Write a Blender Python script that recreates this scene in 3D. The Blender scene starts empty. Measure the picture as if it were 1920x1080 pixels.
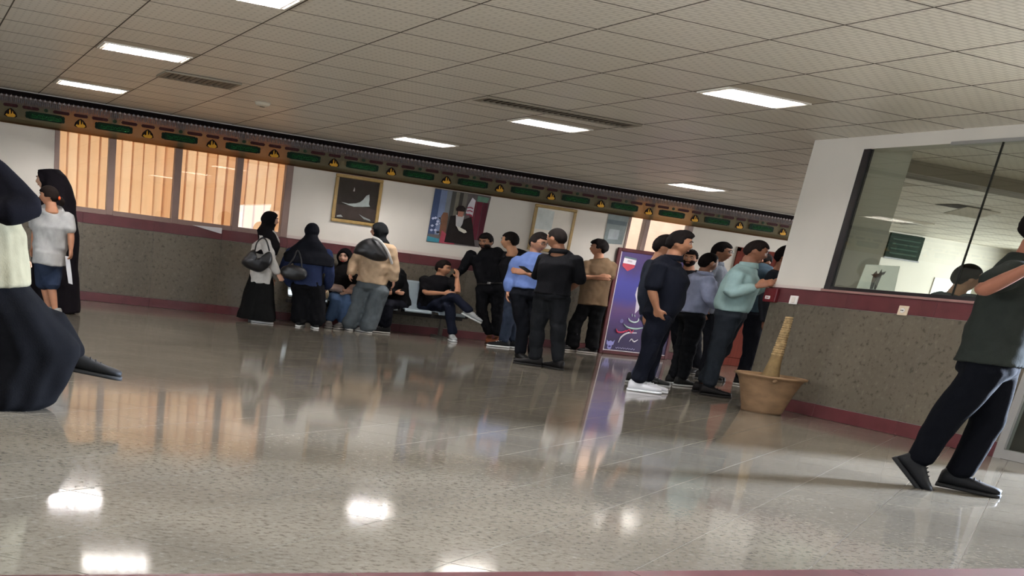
import bpy, bmesh, math, random
import numpy as np
from mathutils import Matrix, Vector
random.seed(7)
SC = bpy.context.scene
COL = SC.collection
# ------------------------------------------------------------------ camera
EYE = .95
R = ((0.94631, -0.30374, 0.11060), (-0.02157, -0.40072, -0.91595), (0.32253, 0.86439, -0.38576))  # right, down, forward
FPX, PPX, PPY = 1999.52, 505.33, 1325.95
cam = bpy.data.cameras.new('camera')
cam.sensor_width = 36
cam.lens = FPX / 1920 * 36
cam.shift_x = (960 - PPX) / 1920
cam.shift_y = (PPY - 540) / 1920
cam.clip_end = 200
co = bpy.data.objects.new('camera', cam)
COL.objects.link(co)
co.matrix_world = Matrix(((R[0][0], -R[1][0], -R[2][0], 0), (R[0][1], -R[1][1], -R[2][1], 0),
                          (R[0][2], -R[1][2], -R[2][2], EYE), (0, 0, 0, 1)))
SC.camera = co
# ------------------------------------------------------------------ world, lights, exposure
SC.view_settings.view_transform = 'Standard'
SC.view_settings.look = 'None'
SC.view_settings.gamma = 1
SC.view_settings.use_curve_mapping = False
SC.view_settings.exposure = 0.7
w = bpy.data.worlds.new('sky')
SC.world = w
w.use_nodes = True
w.node_tree.nodes['Background'].inputs[0].default_value = (.80, .88, 1.0, 1)
w.node_tree.nodes['Background'].inputs[1].default_value = 2.4

def area(name, loc, aim, sx, sy, power, color=(1, 1, 1)):
    l = bpy.data.lights.new(name, 'AREA')
    l.shape = 'RECTANGLE'; l.size = sx; l.size_y = sy; l.energy = power; l.color = color
    o = bpy.data.objects.new(name, l); COL.objects.link(o)
    o.location = loc
    o.rotation_euler = (Vector(aim) - Vector(loc)).to_track_quat('-Z', 'Y').to_euler()
    return o

DAY_DOOR, DAY_BLIND, DAY_BACK, TUBE = 8500, 100, 260, 190.0
area('daylight_door', (16.0, 5.5, 2.3), (6.2, 5.6, .0), 1.3, 1.6, DAY_DOOR, (.66, .78, 1.0))
area('daylight_blind_window', (4.2, 21.2, 1.9), (4.2, 18.4, 1.9), 6.0, 2.6, DAY_BLIND, (1.0, .95, .90))
area('daylight_back_window', (13.6, 19.6, 4.6), (13.4, 23.5, 2.2), 3.5, 2.0, DAY_BACK, (1.0, .95, .9))

area('daylight_left_windows', (-5.2, 6, 1.9), (6, 8, 1.2), 6, 1.6, 380, (.90, .94, 1.0))
area('daylight_alcove_window', (23.2, 14.8, 1.9), (14, 15, 1.6), 4.6, 1.6, 480, (.95, .96, 1.0))

# ------------------------------------------------------------------ helpers
def lin(h):
    if not isinstance(h, str): return tuple(h)
    c = [int(h[i:i + 2], 16) / 255 for i in (0, 2, 4)]
    return tuple(v / 12.92 if v <= .04045 else ((v + .055) / 1.055) ** 2.4 for v in c)

MATS = {}
def mat(name, col, rough=.7, spec=.3, var=.0, scale=8, bump=0, bscale=40, metal=0, trans=0, tcol=None, emit=0, stretch=(1, 1, 1)):
    if name in MATS: return MATS[name]
    m = bpy.data.materials.new(name); m.use_nodes = True
    nt = m.node_tree; b = nt.nodes['Principled BSDF']; L = nt.links.new
    c = lin(col)
    b.inputs['Base Color'].default_value = (*c, 1)
    b.inputs['Roughness'].default_value = rough
    b.inputs['Specular IOR Level'].default_value = spec
    b.inputs['Metallic'].default_value = metal
    if emit:
        b.inputs['Emission Color'].default_value = (*c, 1); b.inputs['Emission Strength'].default_value = emit
    if var or bump:
        tc = nt.nodes.new('ShaderNodeTexCoord'); mp = nt.nodes.new('ShaderNodeMapping')
        mp.inputs['Scale'].default_value = stretch
        L(tc.outputs['Object'], mp.inputs[0])
    if var:
        n = nt.nodes.new('ShaderNodeTexNoise'); n.inputs['Scale'].default_value = scale; n.inputs['Detail'].default_value = 5
        r = nt.nodes.new('ShaderNodeValToRGB')
        r.color_ramp.elements[0].position = .3; r.color_ramp.elements[1].position = .7
        r.color_ramp.elements[0].color = (*[max(0, v * (1 - var)) for v in c], 1)
        r.color_ramp.elements[1].color = (*[min(1, v * (1 + var)) for v in c], 1)
        L(mp.outputs[0], n.inputs[0]); L(n.outputs[0], r.inputs[0]); L(r.outputs[0], b.inputs['Base Color'])
    if bump:
        n2 = nt.nodes.new('ShaderNodeTexNoise'); n2.inputs['Scale'].default_value = bscale
        bp = nt.nodes.new('ShaderNodeBump'); bp.inputs['Strength'].default_value = bump; bp.inputs['Distance'].default_value = .02
        L(mp.outputs[0], n2.inputs[0]); L(n2.outputs[0], bp.inputs['Height']); L(bp.outputs[0], b.inputs['Normal'])
    if trans:
        t = nt.nodes.new('ShaderNodeBsdfTranslucent'); t.inputs[0].default_value = (*(lin(tcol) if tcol else c), 1)
        mx = nt.nodes.new('ShaderNodeMixShader'); mx.inputs[0].default_value = trans
        L(b.outputs[0], mx.inputs[1]); L(t.outputs[0], mx.inputs[2]); L(mx.outputs[0], nt.nodes['Material Output'].inputs[0])
    MATS[name] = m
    return m

def speckle(name, base, dark, light, rough, spec, sc=28, stretch=(1, 1, 1), cloud=.2, dens=.36, bumpy=0):
    """granite or terrazzo: clouds, dark chips and pale chips"""
    m = bpy.data.materials.new(name); m.use_nodes = True
    nt = m.node_tree; b = nt.nodes['Principled BSDF']; L = nt.links.new; N = nt.nodes.new
    geo = N('ShaderNodeNewGeometry'); mp = N('ShaderNodeMapping'); mp.inputs['Scale'].default_value = stretch
    L(geo.outputs['Position'], mp.inputs[0])
    big = N('ShaderNodeTexNoise'); big.inputs['Scale'].default_value = 1.1; big.inputs['Detail'].default_value = 4
    fine = N('ShaderNodeTexNoise'); fine.inputs['Scale'].default_value = sc; fine.inputs['Detail'].default_value = 4; fine.inputs['Roughness'].default_value = .65
    for n in (big, fine): L(mp.outputs[0], n.inputs[0])
    r1 = N('ShaderNodeValToRGB'); e = r1.color_ramp.elements
    bc = lin(base)
    e[0].position = .35; e[0].color = (*[v * (1 - cloud) for v in bc], 1); e[1].position = .65; e[1].color = (*[v * (1 + cloud) for v in bc], 1)
    L(big.outputs[0], r1.inputs[0])
    r2 = N('ShaderNodeValToRGB'); e = r2.color_ramp.elements
    e[0].position = dens - .06; e[0].color = (1, 1, 1, 1); e[1].position = dens + .03; e[1].color = (0, 0, 0, 1)
    L(fine.outputs[0], r2.inputs[0])
    r3 = N('ShaderNodeValToRGB'); e = r3.color_ramp.elements
    e[0].position = .56; e[0].color = (0, 0, 0, 1); e[1].position = .7; e[1].color = (1, 1, 1, 1)
    L(fine.outputs[0], r3.inputs[0])
    m1 = N('ShaderNodeMixRGB'); m1.inputs[2].default_value = (*lin(dark), 1)
    L(r2.outputs[0], m1.inputs[0]); L(r1.outputs[0], m1.inputs[1])
    m2 = N('ShaderNodeMixRGB'); m2.inputs[2].default_value = (*lin(light), 1)
    ml = N('ShaderNodeMath'); ml.operation = 'MULTIPLY'; ml.inputs[1].default_value = .55
    L(r3.outputs[0], ml.inputs[0]); L(ml.outputs[0], m2.inputs[0]); L(m1.outputs[0], m2.inputs[1])
    L(m2.outputs[0], b.inputs['Base Color'])
    b.inputs['Roughness'].default_value = rough; b.inputs['Specular IOR Level'].default_value = spec
    if bumpy:
        wv = N('ShaderNodeTexNoise'); wv.inputs['Scale'].default_value = 2.2
        bp = N('ShaderNodeBump'); bp.inputs['Strength'].default_value = bumpy; bp.inputs['Distance'].default_value = .01
        L(geo.outputs['Position'], wv.inputs[0]); L(wv.outputs[0], bp.inputs['Height']); L(bp.outputs[0], b.inputs['Normal'])
    MATS[name] = m
    return m

class MB:
    """collects shapes and links them as one mesh object"""
    def __init__(s): s.v = []; s.f = []
    def add(s, V, F):
        k = len(s.v); s.v += [tuple(map(float, p)) for p in V]; s.f += [tuple(i + k for i in f) for f in F]; return s
    def box(s, x0, x1, y0, y1, z0, z1, M=None):
        V = [(x, y, z) for z in (z0, z1) for y in (y0, y1) for x in (x0, x1)]
        if M: V = [M @ Vector(p) for p in V]
        return s.add(V, [(0, 2, 3, 1), (4, 5, 7, 6), (0, 1, 5, 4), (2, 6, 7, 3), (0, 4, 6, 2), (1, 3, 7, 5)])
    def bevbox(s, x0, x1, y0, y1, z0, z1, b, M=None):
        """box with all edges chamfered by b"""
        bm = bmesh.new()
        bmesh.ops.create_cube(bm, size=1)
        for v in bm.verts: v.co = ((x0 + x1) / 2 + v.co.x * (x1 - x0), (y0 + y1) / 2 + v.co.y * (y1 - y0), (z0 + z1) / 2 + v.co.z * (z1 - z0))
        bmesh.ops.bevel(bm, geom=bm.edges[:], offset=b, segments=1, affect='EDGES')
        bm.verts.index_update()
        V = [v.co.copy() for v in bm.verts]
        if M: V = [M @ p for p in V]
        s.add(V, [[v.index for v in f.verts] for f in bm.faces]); bm.free(); return s
    def prism(s, pts, o, ax, ay, n):
        """polygon pts in the plane (o, ax, ay), thickened along n"""
        o, ax, ay, n = map(Vector, (o, ax, ay, n)); k = len(pts)
        V = [o + ax * p[0] + ay * p[1] for p in pts]; V += [p + n for p in V]
        return s.add(V, [tuple(range(k))[::-1], tuple(range(k, 2 * k))] + [(i, (i + 1) % k, k + (i + 1) % k, k + i) for i in range(k)])
    def lathe(s, prof, c=(0, 0, 0), n=32, sx=1, sy=1):
        V = []; F = []; m = len(prof)
        for i in range(n):
            a = 2 * math.pi * i / n
            for r, z in prof: V.append((c[0] + r * math.cos(a) * sx, c[1] + r * math.sin(a) * sy, c[2] + z))
        for i in range(n):
            for j in range(m - 1):
                a, b = i * m + j, ((i + 1) % n) * m + j
                F.append((a, b, b + 1, a + 1))
        return s.add(V, F)
    def tube(s, pts, rad, n=10):
        return s.add(*tube(pts, rad, n))
    def ell(s, c, r, n=10, m=7):
        return s.add(*ellipsoid(c, r, n, m))
    def build(s, name, m, parent=None, smooth=False):
        me = bpy.data.meshes.new(name); me.from_pydata(s.v, [], s.f); me.validate(); me.update()
        if smooth: me.polygons.foreach_set('use_smooth', [True] * len(me.polygons))
        me.materials.append(m if not isinstance(m, str) else MATS[m])
        return link(name, me, parent)

def link(name, me, parent=None):
    o = bpy.data.objects.new(name, me); COL.objects.link(o)
    if parent: o.parent = parent
    return o

def rename_free(o): return o

def tag(o, label=None, cat=None, group=None, kind=None):
    if label: o['label'] = label
    if cat: o['category'] = cat
    if group: o['group'] = group
    if kind: o['kind'] = kind
    return o

def empty(name, loc=(0, 0, 0), rz=0, **k):
    o = bpy.data.objects.new(name, None); COL.objects.link(o); o.location = loc; o.rotation_euler = (0, 0, rz)
    o.empty_display_size = .1
    return tag(o, **k)

def copy_tree(o, parent=None):
    c = o.copy(); COL.objects.link(c)
    if parent: c.parent = parent
    for ch in list(o.children): copy_tree(ch, c)
    return c

def unit(v):
    v = np.asarray(v, float); return v / (np.linalg.norm(v) + 1e-12)

def loft(rings, n=20, power=2.0):
    """rings of (centre, half-axis a, half-axis b) -> closed tube"""
    V = []; F = []
    for c, a, b in rings:
        c, a, b = map(lambda q: np.asarray(q, float), (c, a, b))
        for i in range(n):
            t = 2 * math.pi * i / n; x, y = math.cos(t), math.sin(t)
            if power != 2:
                x = math.copysign(abs(x) ** (2 / power), x); y = math.copysign(abs(y) ** (2 / power), y)
            V.append(c + a * x + b * y)
    for k in range(len(rings) - 1):
        for i in range(n):
            j = (i + 1) % n
            F.append((k * n + i, k * n + j, (k + 1) * n + j, (k + 1) * n + i))
    F.append(tuple(range(n))[::-1]); F.append(tuple(range((len(rings) - 1) * n, len(rings) * n)))
    return V, F

def tube(pts, rad, n=10, cap=True):
    pts = [np.asarray(p, float) for p in pts]
    if np.isscalar(rad): rad = [rad] * len(pts)
    T = [unit(pts[min(i + 1, len(pts) - 1)] - pts[max(i - 1, 0)]) for i in range(len(pts))]
    a = np.cross(T[0], (0, 0, 1) if abs(T[0][2]) < .9 else (1, 0, 0)); a = unit(a)
    rings = []
    for p, t, r in zip(pts, T, rad):
        a = unit(a - t * np.dot(a, t)); b = np.cross(t, a)
        rings.append((p, a * r, b * r))
    if cap:
        p, aa, bb = rings[0]; rings.insert(0, (p - T[0] * rad[0] * .6, aa * .55, bb * .55))
        p, aa, bb = rings[-1]; rings.append((p + T[-1] * rad[-1] * .6, aa * .55, bb * .55))
    return loft(rings, n)

def flow(pts, n=5):
    """points along a smooth curve through pts"""
    P = [np.asarray(p, float) for p in pts]; P = [2 * P[0] - P[1]] + P + [2 * P[-1] - P[-2]]; out = []
    for i in range(1, len(P) - 2):
        for k in range(n):
            t = k / n
            out.append(.5 * (2 * P[i] + (P[i + 1] - P[i - 1]) * t + (2 * P[i - 1] - 5 * P[i] + 4 * P[i + 1] - P[i + 2]) * t * t + (3 * P[i] - P[i - 1] - 3 * P[i + 1] + P[i + 2]) * t ** 3))
    return out + [P[-2]]

def ellipsoid(c, r, n=12, m=8, ax=None):
    ax = np.eye(3) if ax is None else np.asarray(ax)
    rings = []
    for k in range(m + 1):
        t = math.pi * (k + .001) / (m + .002); z = -math.cos(t); q = math.sin(t)
        rings.append((np.asarray(c) + ax[2] * z * r[2], ax[0] * r[0] * q, ax[1] * r[1] * q))
    return loft(rings, n)

# ------------------------------------------------------------------ materials of the place
mat('plaster', 'c8c2b6', .85, .2, .05, 1.2)
mat('ceiling_dark', '2a2621', .95, .05)
mat('maroon_stone', '532a2c', .35, .4, .18, 5)
mat('gold_frame', '8f7440', .45, .5, .15, 12)
mat('window_frame', '7f6a60', .5, .35, .06, 6)
mat('black_frame', '1c181a', .4, .4)
mat('alu', '9c9a95', .4, .5, .04, 5, metal=.4)
mat('white_plastic', 'd8d4cc', .4, .4)
mat('white_metal', 'cfc9bd', .4, .4)
speckle('floor_stone', '787164', '5f594e', '908b83', .075, .11, 40, (.75, 1, 1), .20, .44)
speckle('granite', '5b5448', '403a31', '746b5c', .33, .35, 22, (1, 1, 1), .12, .40)
mat('grout', '7f796e', .5, .2)
# ================================================================== the large structure
YB, XR, ZC = 18.344, 9.637, 2.807
ZBASE, ZD0, ZD1 = .136, 1.135, 1.29

def in_frame(x, y, z, m=60):
    d = (x, y, z - EYE)
    q = [sum(R[i][k] * d[k] for k in range(3)) for i in range(3)]
    if q[2] < .3: return False
    return -m < q[0] / q[2] * FPX + PPX < 1920 + m and -m < q[1] / q[2] * FPX + PPY < 1080 + m

# ---- floor: a bed of grout with stone slabs laid on the diagonal
floor = MB().box(-4, 22, -2, YB + .1, -.12, -.002).build('floor', 'grout'); tag(floor, kind='structure')
A1, A2 = np.array((.416, .312)), np.array((-.416, .312))
O = np.array((4.391, 5.26))
g = .005
tm = MB().prism([(g, g), (1 - g, g), (1 - g, 1 - g), (g, 1 - g)], (0, 0, -.03), (*A1, 0), (*A2, 0), (0, 0, .03))
me_tile = bpy.data.meshes.new('floor_tile'); me_tile.from_pydata(tm.v, [], tm.f); me_tile.materials.append(MATS['floor_stone'])
cells = []
for i in range(-60, 90):
    for j in range(-60, 90):
        p = O + i * A1 + j * A2; c = p + (A1 + A2) / 2
        if -3.4 < c[0] < 21.5 and -1.4 < c[1] < YB - .3:
            vis = in_frame(c[0], c[1], 0)
            d = (c[0] - 5.2) ** 2 + (c[1] - 3.5) ** 2
            cells.append((0 if vis else 1, d, p))
cells.sort(key=lambda q: q[:2])
for q in cells[:300]:
    o = link('floor_tile', me_tile, floor); o.location = (q[2][0], q[2][1], 0)
rest = MB()
for q in cells[300:]: rest.prism([(g, g), (1 - g, g), (1 - g, 1 - g), (g, 1 - g)], (*q[2], -.03), (*A1, 0), (*A2, 0), (0, 0, .03))
# slabs cut along the walls
for x0, x1, y0, y1 in ((-4, 22, YB - .62, YB + .05), (-4, -3.1, -2, YB - .6), (21.2, 22, -2, YB - .6), (-3.1, 21.2, -2, -1.15)):
    rest.box(x0, x1, y0, y1, -.03, -.0006)
tag(rest.build('floor_tiling', 'floor_stone', floor), kind='stuff')
band = MB()
ang = .0855
M = Matrix.Translation((2.64, 3.334, 0)) @ Matrix.Rotation(ang, 4, 'Z')
for k in range(-5, 6): band.box(k * 1.2 + .004, k * 1.2 + 1.196, -.4, 0, -.01, .001, M)
tag(band.build('trim_1', 'maroon_stone'), kind='structure')

# ---- ceiling: dark void slab with metal tiles in a grid of 1.0 by 0.71
ceil = MB().box(-4, 22, -2, YB + .1, ZC + .10, ZC + .2).build('ceiling', 'ceiling_dark'); tag(ceil, kind='structure')
def tile_material():
    m = bpy.data.materials.new('ceiling_tile'); m.use_nodes = True
    nt = m.node_tree; b = nt.nodes['Principled BSDF']; L = nt.links.new; N = nt.nodes.new
    geo = N('ShaderNodeNewGeometry'); mp = N('ShaderNodeMapping'); mp.inputs['Scale'].default_value = (1 / .14, 1 / .10, 1)
    L(geo.outputs['Position'], mp.inputs[0])
    ck = N('ShaderNodeTexBrick'); ck.offset = .5; ck.inputs['Scale'].default_value = 1
    ck.inputs['Brick Width'].default_value = 1; ck.inputs['Row Height'].default_value = .5
    ck.inputs['Mortar Size'].default_value = .14; ck.inputs['Mortar Smooth'].default_value = 1
    ck.inputs['Color1'].default_value = (*lin('e6dfd0'), 1); ck.inputs['Color2'].default_value = (*lin('e2dbcc'), 1); ck.inputs['Mortar'].default_value = (*lin('c9c1b1'), 1)
    L(mp.outputs[0], ck.inputs[0])
    no = N('ShaderNodeTexNoise'); no.inputs['Scale'].default_value = .5; L(geo.outputs['Position'], no.inputs[0])
    hs = N('ShaderNodeHueSaturation'); mr = N('ShaderNodeMapRange'); mr.inputs[3].default_value = .93; mr.inputs[4].default_value = 1.05
    L(no.outputs[0], mr.inputs[0]); L(mr.outputs[0], hs.inputs['Value']); L(ck.outputs[0], hs.inputs['Color']); L(hs.outputs[0], b.inputs['Base Color'])
    b.inputs['Roughness'].default_value = .42; b.inputs['Specular IOR Level'].default_value = .35
    MATS['ceiling_tile'] = m
tile_material()
ROW0 = 7.546 - .71 * 13
COLX = lambda k: k + .05
rows = lambda j: ROW0 + .71 * j
FIX = [(c, r) for c in (2, 7, 12) for r in (10, 15, 20, 25)]    # light fixtures: column, row of the grid, with two added to light the office
FIX += [(c, 5) for c in (2, 7)] + [(17, 20), (17, 15)]  # the two deep ones are unseen, added to brighten office and alcove
FIX.append((17, 10))  # unseen as well, added to lighten the view through the glass screen
OFFICE_LIGHT = (16.4, 16.15)
tmesh = MB().box(.0065, .9935, .0065, .7035, 0, .014)
me_ct = bpy.data.meshes.new('ceiling_tile'); me_ct.from_pydata(tmesh.v, [], tmesh.f); me_ct.materials.append(MATS['ceiling_tile'])
cells = []
for k in range(-4, 22):
    for j in range(0, 29):
        if (k, j) in FIX: continue
        x, y = COLX(k), rows(j)
        if y + .71 > YB + .1: continue
        vis = in_frame(x + .5, y + .35, ZC, 90) and not (x > XR - .5 and y < 10.5)
        cells.append((0 if vis else 1, math.hypot(x, y), x, y))
cells.sort()
for q in cells[:300]:
    o = link('ceiling_tile', me_ct, ceil); o.location = (q[2], q[3], ZC)
rest = MB()
for q in cells[300:]:
    rest.box(q[2] + .008, q[2] + .992, q[3] + .008, q[3] + .702, ZC, ZC + .014)
rest.box(-4, 22, rows(28) + .008, YB, ZC, ZC + .014)
tag(rest.build('ceiling_tiling', 'ceiling_tile', ceil), kind='stuff')

gm_ = mat('grid_dark', '5a5348', .8, .1)
for j in range(0, 30):
    MB().box(-3.99, 21.99, rows(j) - .0065, rows(j) + .0065, ZC - .001, ZC + .016).build('grid_bar', gm_, ceil)
for k in range(-4, 22):
    MB().box(COLX(k) - .0065, COLX(k) + .0065, -1.99, YB - .002, ZC - .0012, ZC + .0158).build('grid_bar', gm_, ceil)

# ---- back wall: plaster above a granite dado, openings for two windows and a door
def wall_boxes(mb, y0, y1, spans): 
    for x0, x1, z0, z1 in spans: mb.box(x0, x1, y0, y1, z0, z1)
W1 = (2.31, 6.14); W2 = (12.645, 14.06); D2 = (15.2, 16.2); WZ = 2.74
wb = MB()
wall_boxes(wb, YB, YB + .25, [(-4, W1[0], 0, ZC + .1), (W1[0], W1[1], 0, ZD1), (W1[0], W1[1], WZ, ZC + .1), (W1[1], W2[0], 0, ZC + .1),
    (W2[0], W2[1], 0, ZD1), (W2[0], W2[1], WZ, ZC + .1), (W2[1], D2[0], 0, ZC + .1), (D2[0], D2[1], 2.1, ZC + .1), (D2[1], 20.2, 0, ZC + .1),
    (20.2, 21.6, 0, 1.2), (20.2, 21.6, 2.1, ZC + .1), (21.6, 22, 0, ZC + .1)])
wall_back = tag(wb.build('wall_back', 'plaster'), kind='structure')
def panels(parent, name, m, along, a0, a1, step, fix, z0, z1, th, skip=()):
    """row of stone panels: along 'x' at y=fix (facing -y) or along 'y' at x=fix (facing -x)"""
    n = max(1, round((a1 - a0) / step)); st = (a1 - a0) / n
    for i in range(n):
        p, q = a0 + i * st + .0008, a0 + (i + 1) * st - .0008
        b = MB()
        if along == 'x': b.bevbox(p, q, fix - th, fix + .01, z0 + .0015, z1 - .0015, .002)
        else: b.bevbox(fix - th, fix + .01, p, q, z0 + .0015, z1 - .0015, .002)
        b.build(name, m, parent)
for a0, a1 in ((-4, D2[0]), (D2[1], 22)):
    panels(wall_back, 'granite_panel', 'granite', 'x', a0, a1, 1.12, YB, ZBASE, ZD0, .012)
    panels(wall_back, 'dado_panel', 'maroon_stone', 'x', a0, a1, 1.12, YB, ZD0, ZD1, .02)
    base = tag(empty('baseboard_back', (0, 0, 0)), kind='structure')
    panels(base, 'skirting_panel', 'maroon_stone', 'x', a0, a1, 1.12, YB, 0, ZBASE, .022)
tr = MB().box(W1[1], W2[0], YB - .028, YB, ZD1, ZD1 + .045).build('trim_2', mat('dado_cap', 'bfb0a6', .5, .3)); tag(tr, kind='structure')
# ---- right wall: dado, glazed opening, white pier at the far end
wr = MB()
for y0, y1, z0, z1 in ((7.47, 10.12, 0, ZD1), (7.47, 10.12, 2.685, ZC + .1), (6.4, 7.47, 2.2, ZC + .1), (-2, 3.0, 0, ZC + .1), (3.0, 6.4, 2.3, ZC + .1)):
    wr.box(XR, XR + .22, y0, y1, z0, z1)
wr.box(XR, XR + .66, 10.12, 10.86, 0, ZC + .1)
wr.box(XR - .006, XR + .02, 10.12, 10.86, ZD1 + .03, ZD1 + .06)
wall_right = tag(wr.build('wall_right', 'plaster'), kind='structure')
panels(wall_right, 'granite_panel', 'granite', 'y', 7.47, 10.86, 1.13, XR, ZBASE, ZD0, .012)
panels(wall_right, 'dado_panel', 'maroon_stone', 'y', 7.47, 10.86, 1.13, XR, ZD0, ZD1, .02)
base = tag(empty('baseboard_right'), kind='structure')
panels(base, 'skirting_panel', 'maroon_stone', 'y', 7.47, 10.86, 1.13, XR, 0, ZBASE, .022)
tr = MB().box(XR - .035, XR + .2, 7.47, 10.12, ZD1, ZD1 + .022).build('trim_3', mat('sill_wood', '8d6a62', .45, .4)); tag(tr, kind='structure')
tr = MB().box(XR - .03, XR, 10.12, 10.86, ZD1, ZD1 + .03).build('trim_4', MATS['dado_cap']); tag(tr, kind='structure')
# ---- walls out of view that close the hall
lw_ = MB()
for y0, y1, z0, z1 in ((-2, 2.8, 0, ZC + .1), (9.4, YB + .2, 0, ZC + .1), (2.8, 9.4, 0, 1.0), (2.8, 9.4, 2.6, ZC + .1)): lw_.box(-4.2, -4, y0, y1, z0, z1)
tag(lw_.build('wall_left', 'plaster'), kind='structure')
tag(MB().box(4.6, XR + .22, -2.2, -2, 0, ZC + .1).build('wall_front', 'plaster'), kind='structure')
fw = MB()
for y0, y1, z0, z1 in ((-2, 12.2, 0, ZC + .1), (17.6, YB + .2, 0, ZC + .1), (12.2, 17.6, 0, .95), (12.2, 17.6, 2.55, ZC + .1)): fw.box(22, 22.2, y0, y1, z0, z1)
tag(fw.build('wall_far_right', 'plaster'), kind='structure')
tag(MB().box(XR + .66, 22, 10.9, 11.3, ZC - .13, ZC + .1).build('trim_5', mat('beam', '857c6d', .8, .2)), kind='structure')
tag(MB().box(XR + .22, 22, 6.45, 6.65, 0, ZC + .1).build('wall_office', 'plaster'), kind='structure')

# ---- glass
def glass_material():
    m = bpy.data.materials.new('pane_glass'); m.use_nodes = True
    nt = m.node_tree; nt.nodes.clear(); N = nt.nodes.new; L = nt.links.new
    out = N('ShaderNodeOutputMaterial'); t = N('ShaderNodeBsdfTransparent'); t.inputs[0].default_value = (.90, .94, .90, 1)
    gl = N('ShaderNodeBsdfGlossy'); gl.inputs['Roughness'].default_value = .01
    lw = N('ShaderNodeLayerWeight'); lw.inputs[0].default_value = .5
    pw = N('ShaderNodeMath'); pw.operation = 'POWER'; pw.inputs[1].default_value = 4.5; L(lw.outputs['Facing'], pw.inputs[0])
    fr = N('ShaderNodeMath'); fr.operation = 'MULTIPLY_ADD'; fr.inputs[1].default_value = .9; fr.inputs[2].default_value = .11; L(pw.outputs[0], fr.inputs[0])
    mx = N('ShaderNodeMixShader')
    L(fr.outputs[0], mx.inputs[0]); L(t.outputs[0], mx.inputs[1]); L(gl.outputs[0], mx.inputs[2]); L(mx.outputs[0], out.inputs[0])
    MATS['glass'] = m
glass_material()
# glazed screen in the right wall
win3 = tag(empty('window_3'), kind='structure')
MB().box(XR + .012, XR + .024, 8.503, 10.03, 1.34, 2.69).build('pane', 'glass', win3)
MB().box(XR + .012, XR + .024, 7.47, 8.497, 1.34, 2.69).build('pane', 'glass', win3)
MB().box(XR - .005, XR + .05, 10.03, 10.115, 1.312, 2.685).build('frame_post', 'black_frame', win3)
MB().box(XR - .002, XR + .05, 7.47, 10.03, 1.312, 1.345).build('frame_rail', 'black_frame', win3)
MB().box(XR - .01, XR + .05, 7.47, 9.05, 2.672, 2.70).build('top_rail', 'alu', win3)
MB().box(XR + .008, XR + .028, 8.495, 8.505, 1.345, 2.69).build('glass_joint', mat('sealant', '2e2e2b', .95, .05), win3)
# window with the vertical blinds
def window(name, x0, x1, z0, z1, posts, rail, m, y=YB, depth=.10):
    wn = tag(empty(name), kind='structure')
    for a, b in posts: MB().bevbox(a, b, y - .02, y + depth, z0, z1, .006).build('mullion', m, wn)
    for i in range(len(posts) - 1):
        a, b = posts[i][1], posts[i + 1][0]
        MB().box(a, b, y - .012, y + depth - .01, z0, z0 + rail).build('bottom_rail', m, wn)
        MB().box(a, b, y - .012, y + depth - .01, z1 - rail, z1).build('top_rail', m, wn)
        MB().box(a, b, y + .03, y + .038, z0 + rail, z1 - rail).build('pane', 'glass', wn)
    return wn
window('window_1', 2.31, 6.14, ZD1, WZ, [(2.31, 2.388), (3.133, 3.245), (4.176, 4.29), (5.185, 5.294), (6.02, 6.14)], .068, 'window_frame')
window('window_2', W2[0], W2[1], ZD1, WZ, [(12.645, 12.69), (13.0, 13.098), (13.95, 14.06)], .06, 'window_frame')
window('window_4', 20.2, 21.6, 1.2, 2.1, [(20.2, 20.26), (20.87, 20.93), (21.54, 21.6)], .06, 'white_metal')
# brown wooden door in the back wall
d2 = tag(empty('door_2'), kind='structure')
wood = mat('door_wood', '622c22', .85, .08, .2, 3, stretch=(6, 6, .6))
MB().bevbox(D2[0] + .04, D2[1] - .04, YB - .01, YB + .2, 0, 2.06, .006).build('leaf', wood, d2)
for z0, z1 in ((.15, .95), (1.1, 1.95)): MB().bevbox(D2[0] + .18, D2[1] - .18, YB - .022, YB - .005, z0, z1, .008).build('door_panel', wood, d2)
for a, b in ((D2[0] - .03, D2[0] + .04), (D2[1] - .04, D2[1] + .03)): MB().box(a, b, YB - .03, YB + .1, 0, 2.12).build('frame_post', wood, d2)
MB().box(D2[0] - .03, D2[1] + .03, YB - .03, YB + .1, 2.06, 2.13).build('frame_head', wood, d2)
MB().tube([(D2[0] + .12, YB - .05, 1.02), (D2[0] + .24, YB - .05, 1.02)], .012, 8).build('door_handle', 'alu', d2)
# aluminium glass door at the right edge
d1 = tag(empty('door_1'), kind='structure')
MB().box(XR - .02, XR + .05, 7.39, 7.47, 0, 2.2).build('frame_post', 'alu', d1)
MB().box(XR - .02, XR + .05, 6.4, 6.48, 0, 2.2).build('frame_post', 'alu', d1)
MB().box(XR - .02, XR + .05, 6.48, 7.39, .002, .085).build('bottom_rail', 'alu', d1)
MB().box(XR - .02, XR + .05, 6.48, 7.39, 2.12, 2.2).build('top_rail', 'alu', d1)
MB().box(XR + .01, XR + .02, 6.48, 7.39, .085, 2.12).build('pane', 'glass', d1)
MB().box(XR + .1, XR + .2, 6.4, 7.47, 0, 1.2).build('inner_panel', mat('door_dark', '2c2a28', .6, .3), d1)  # dark panel close behind the door glass

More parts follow.
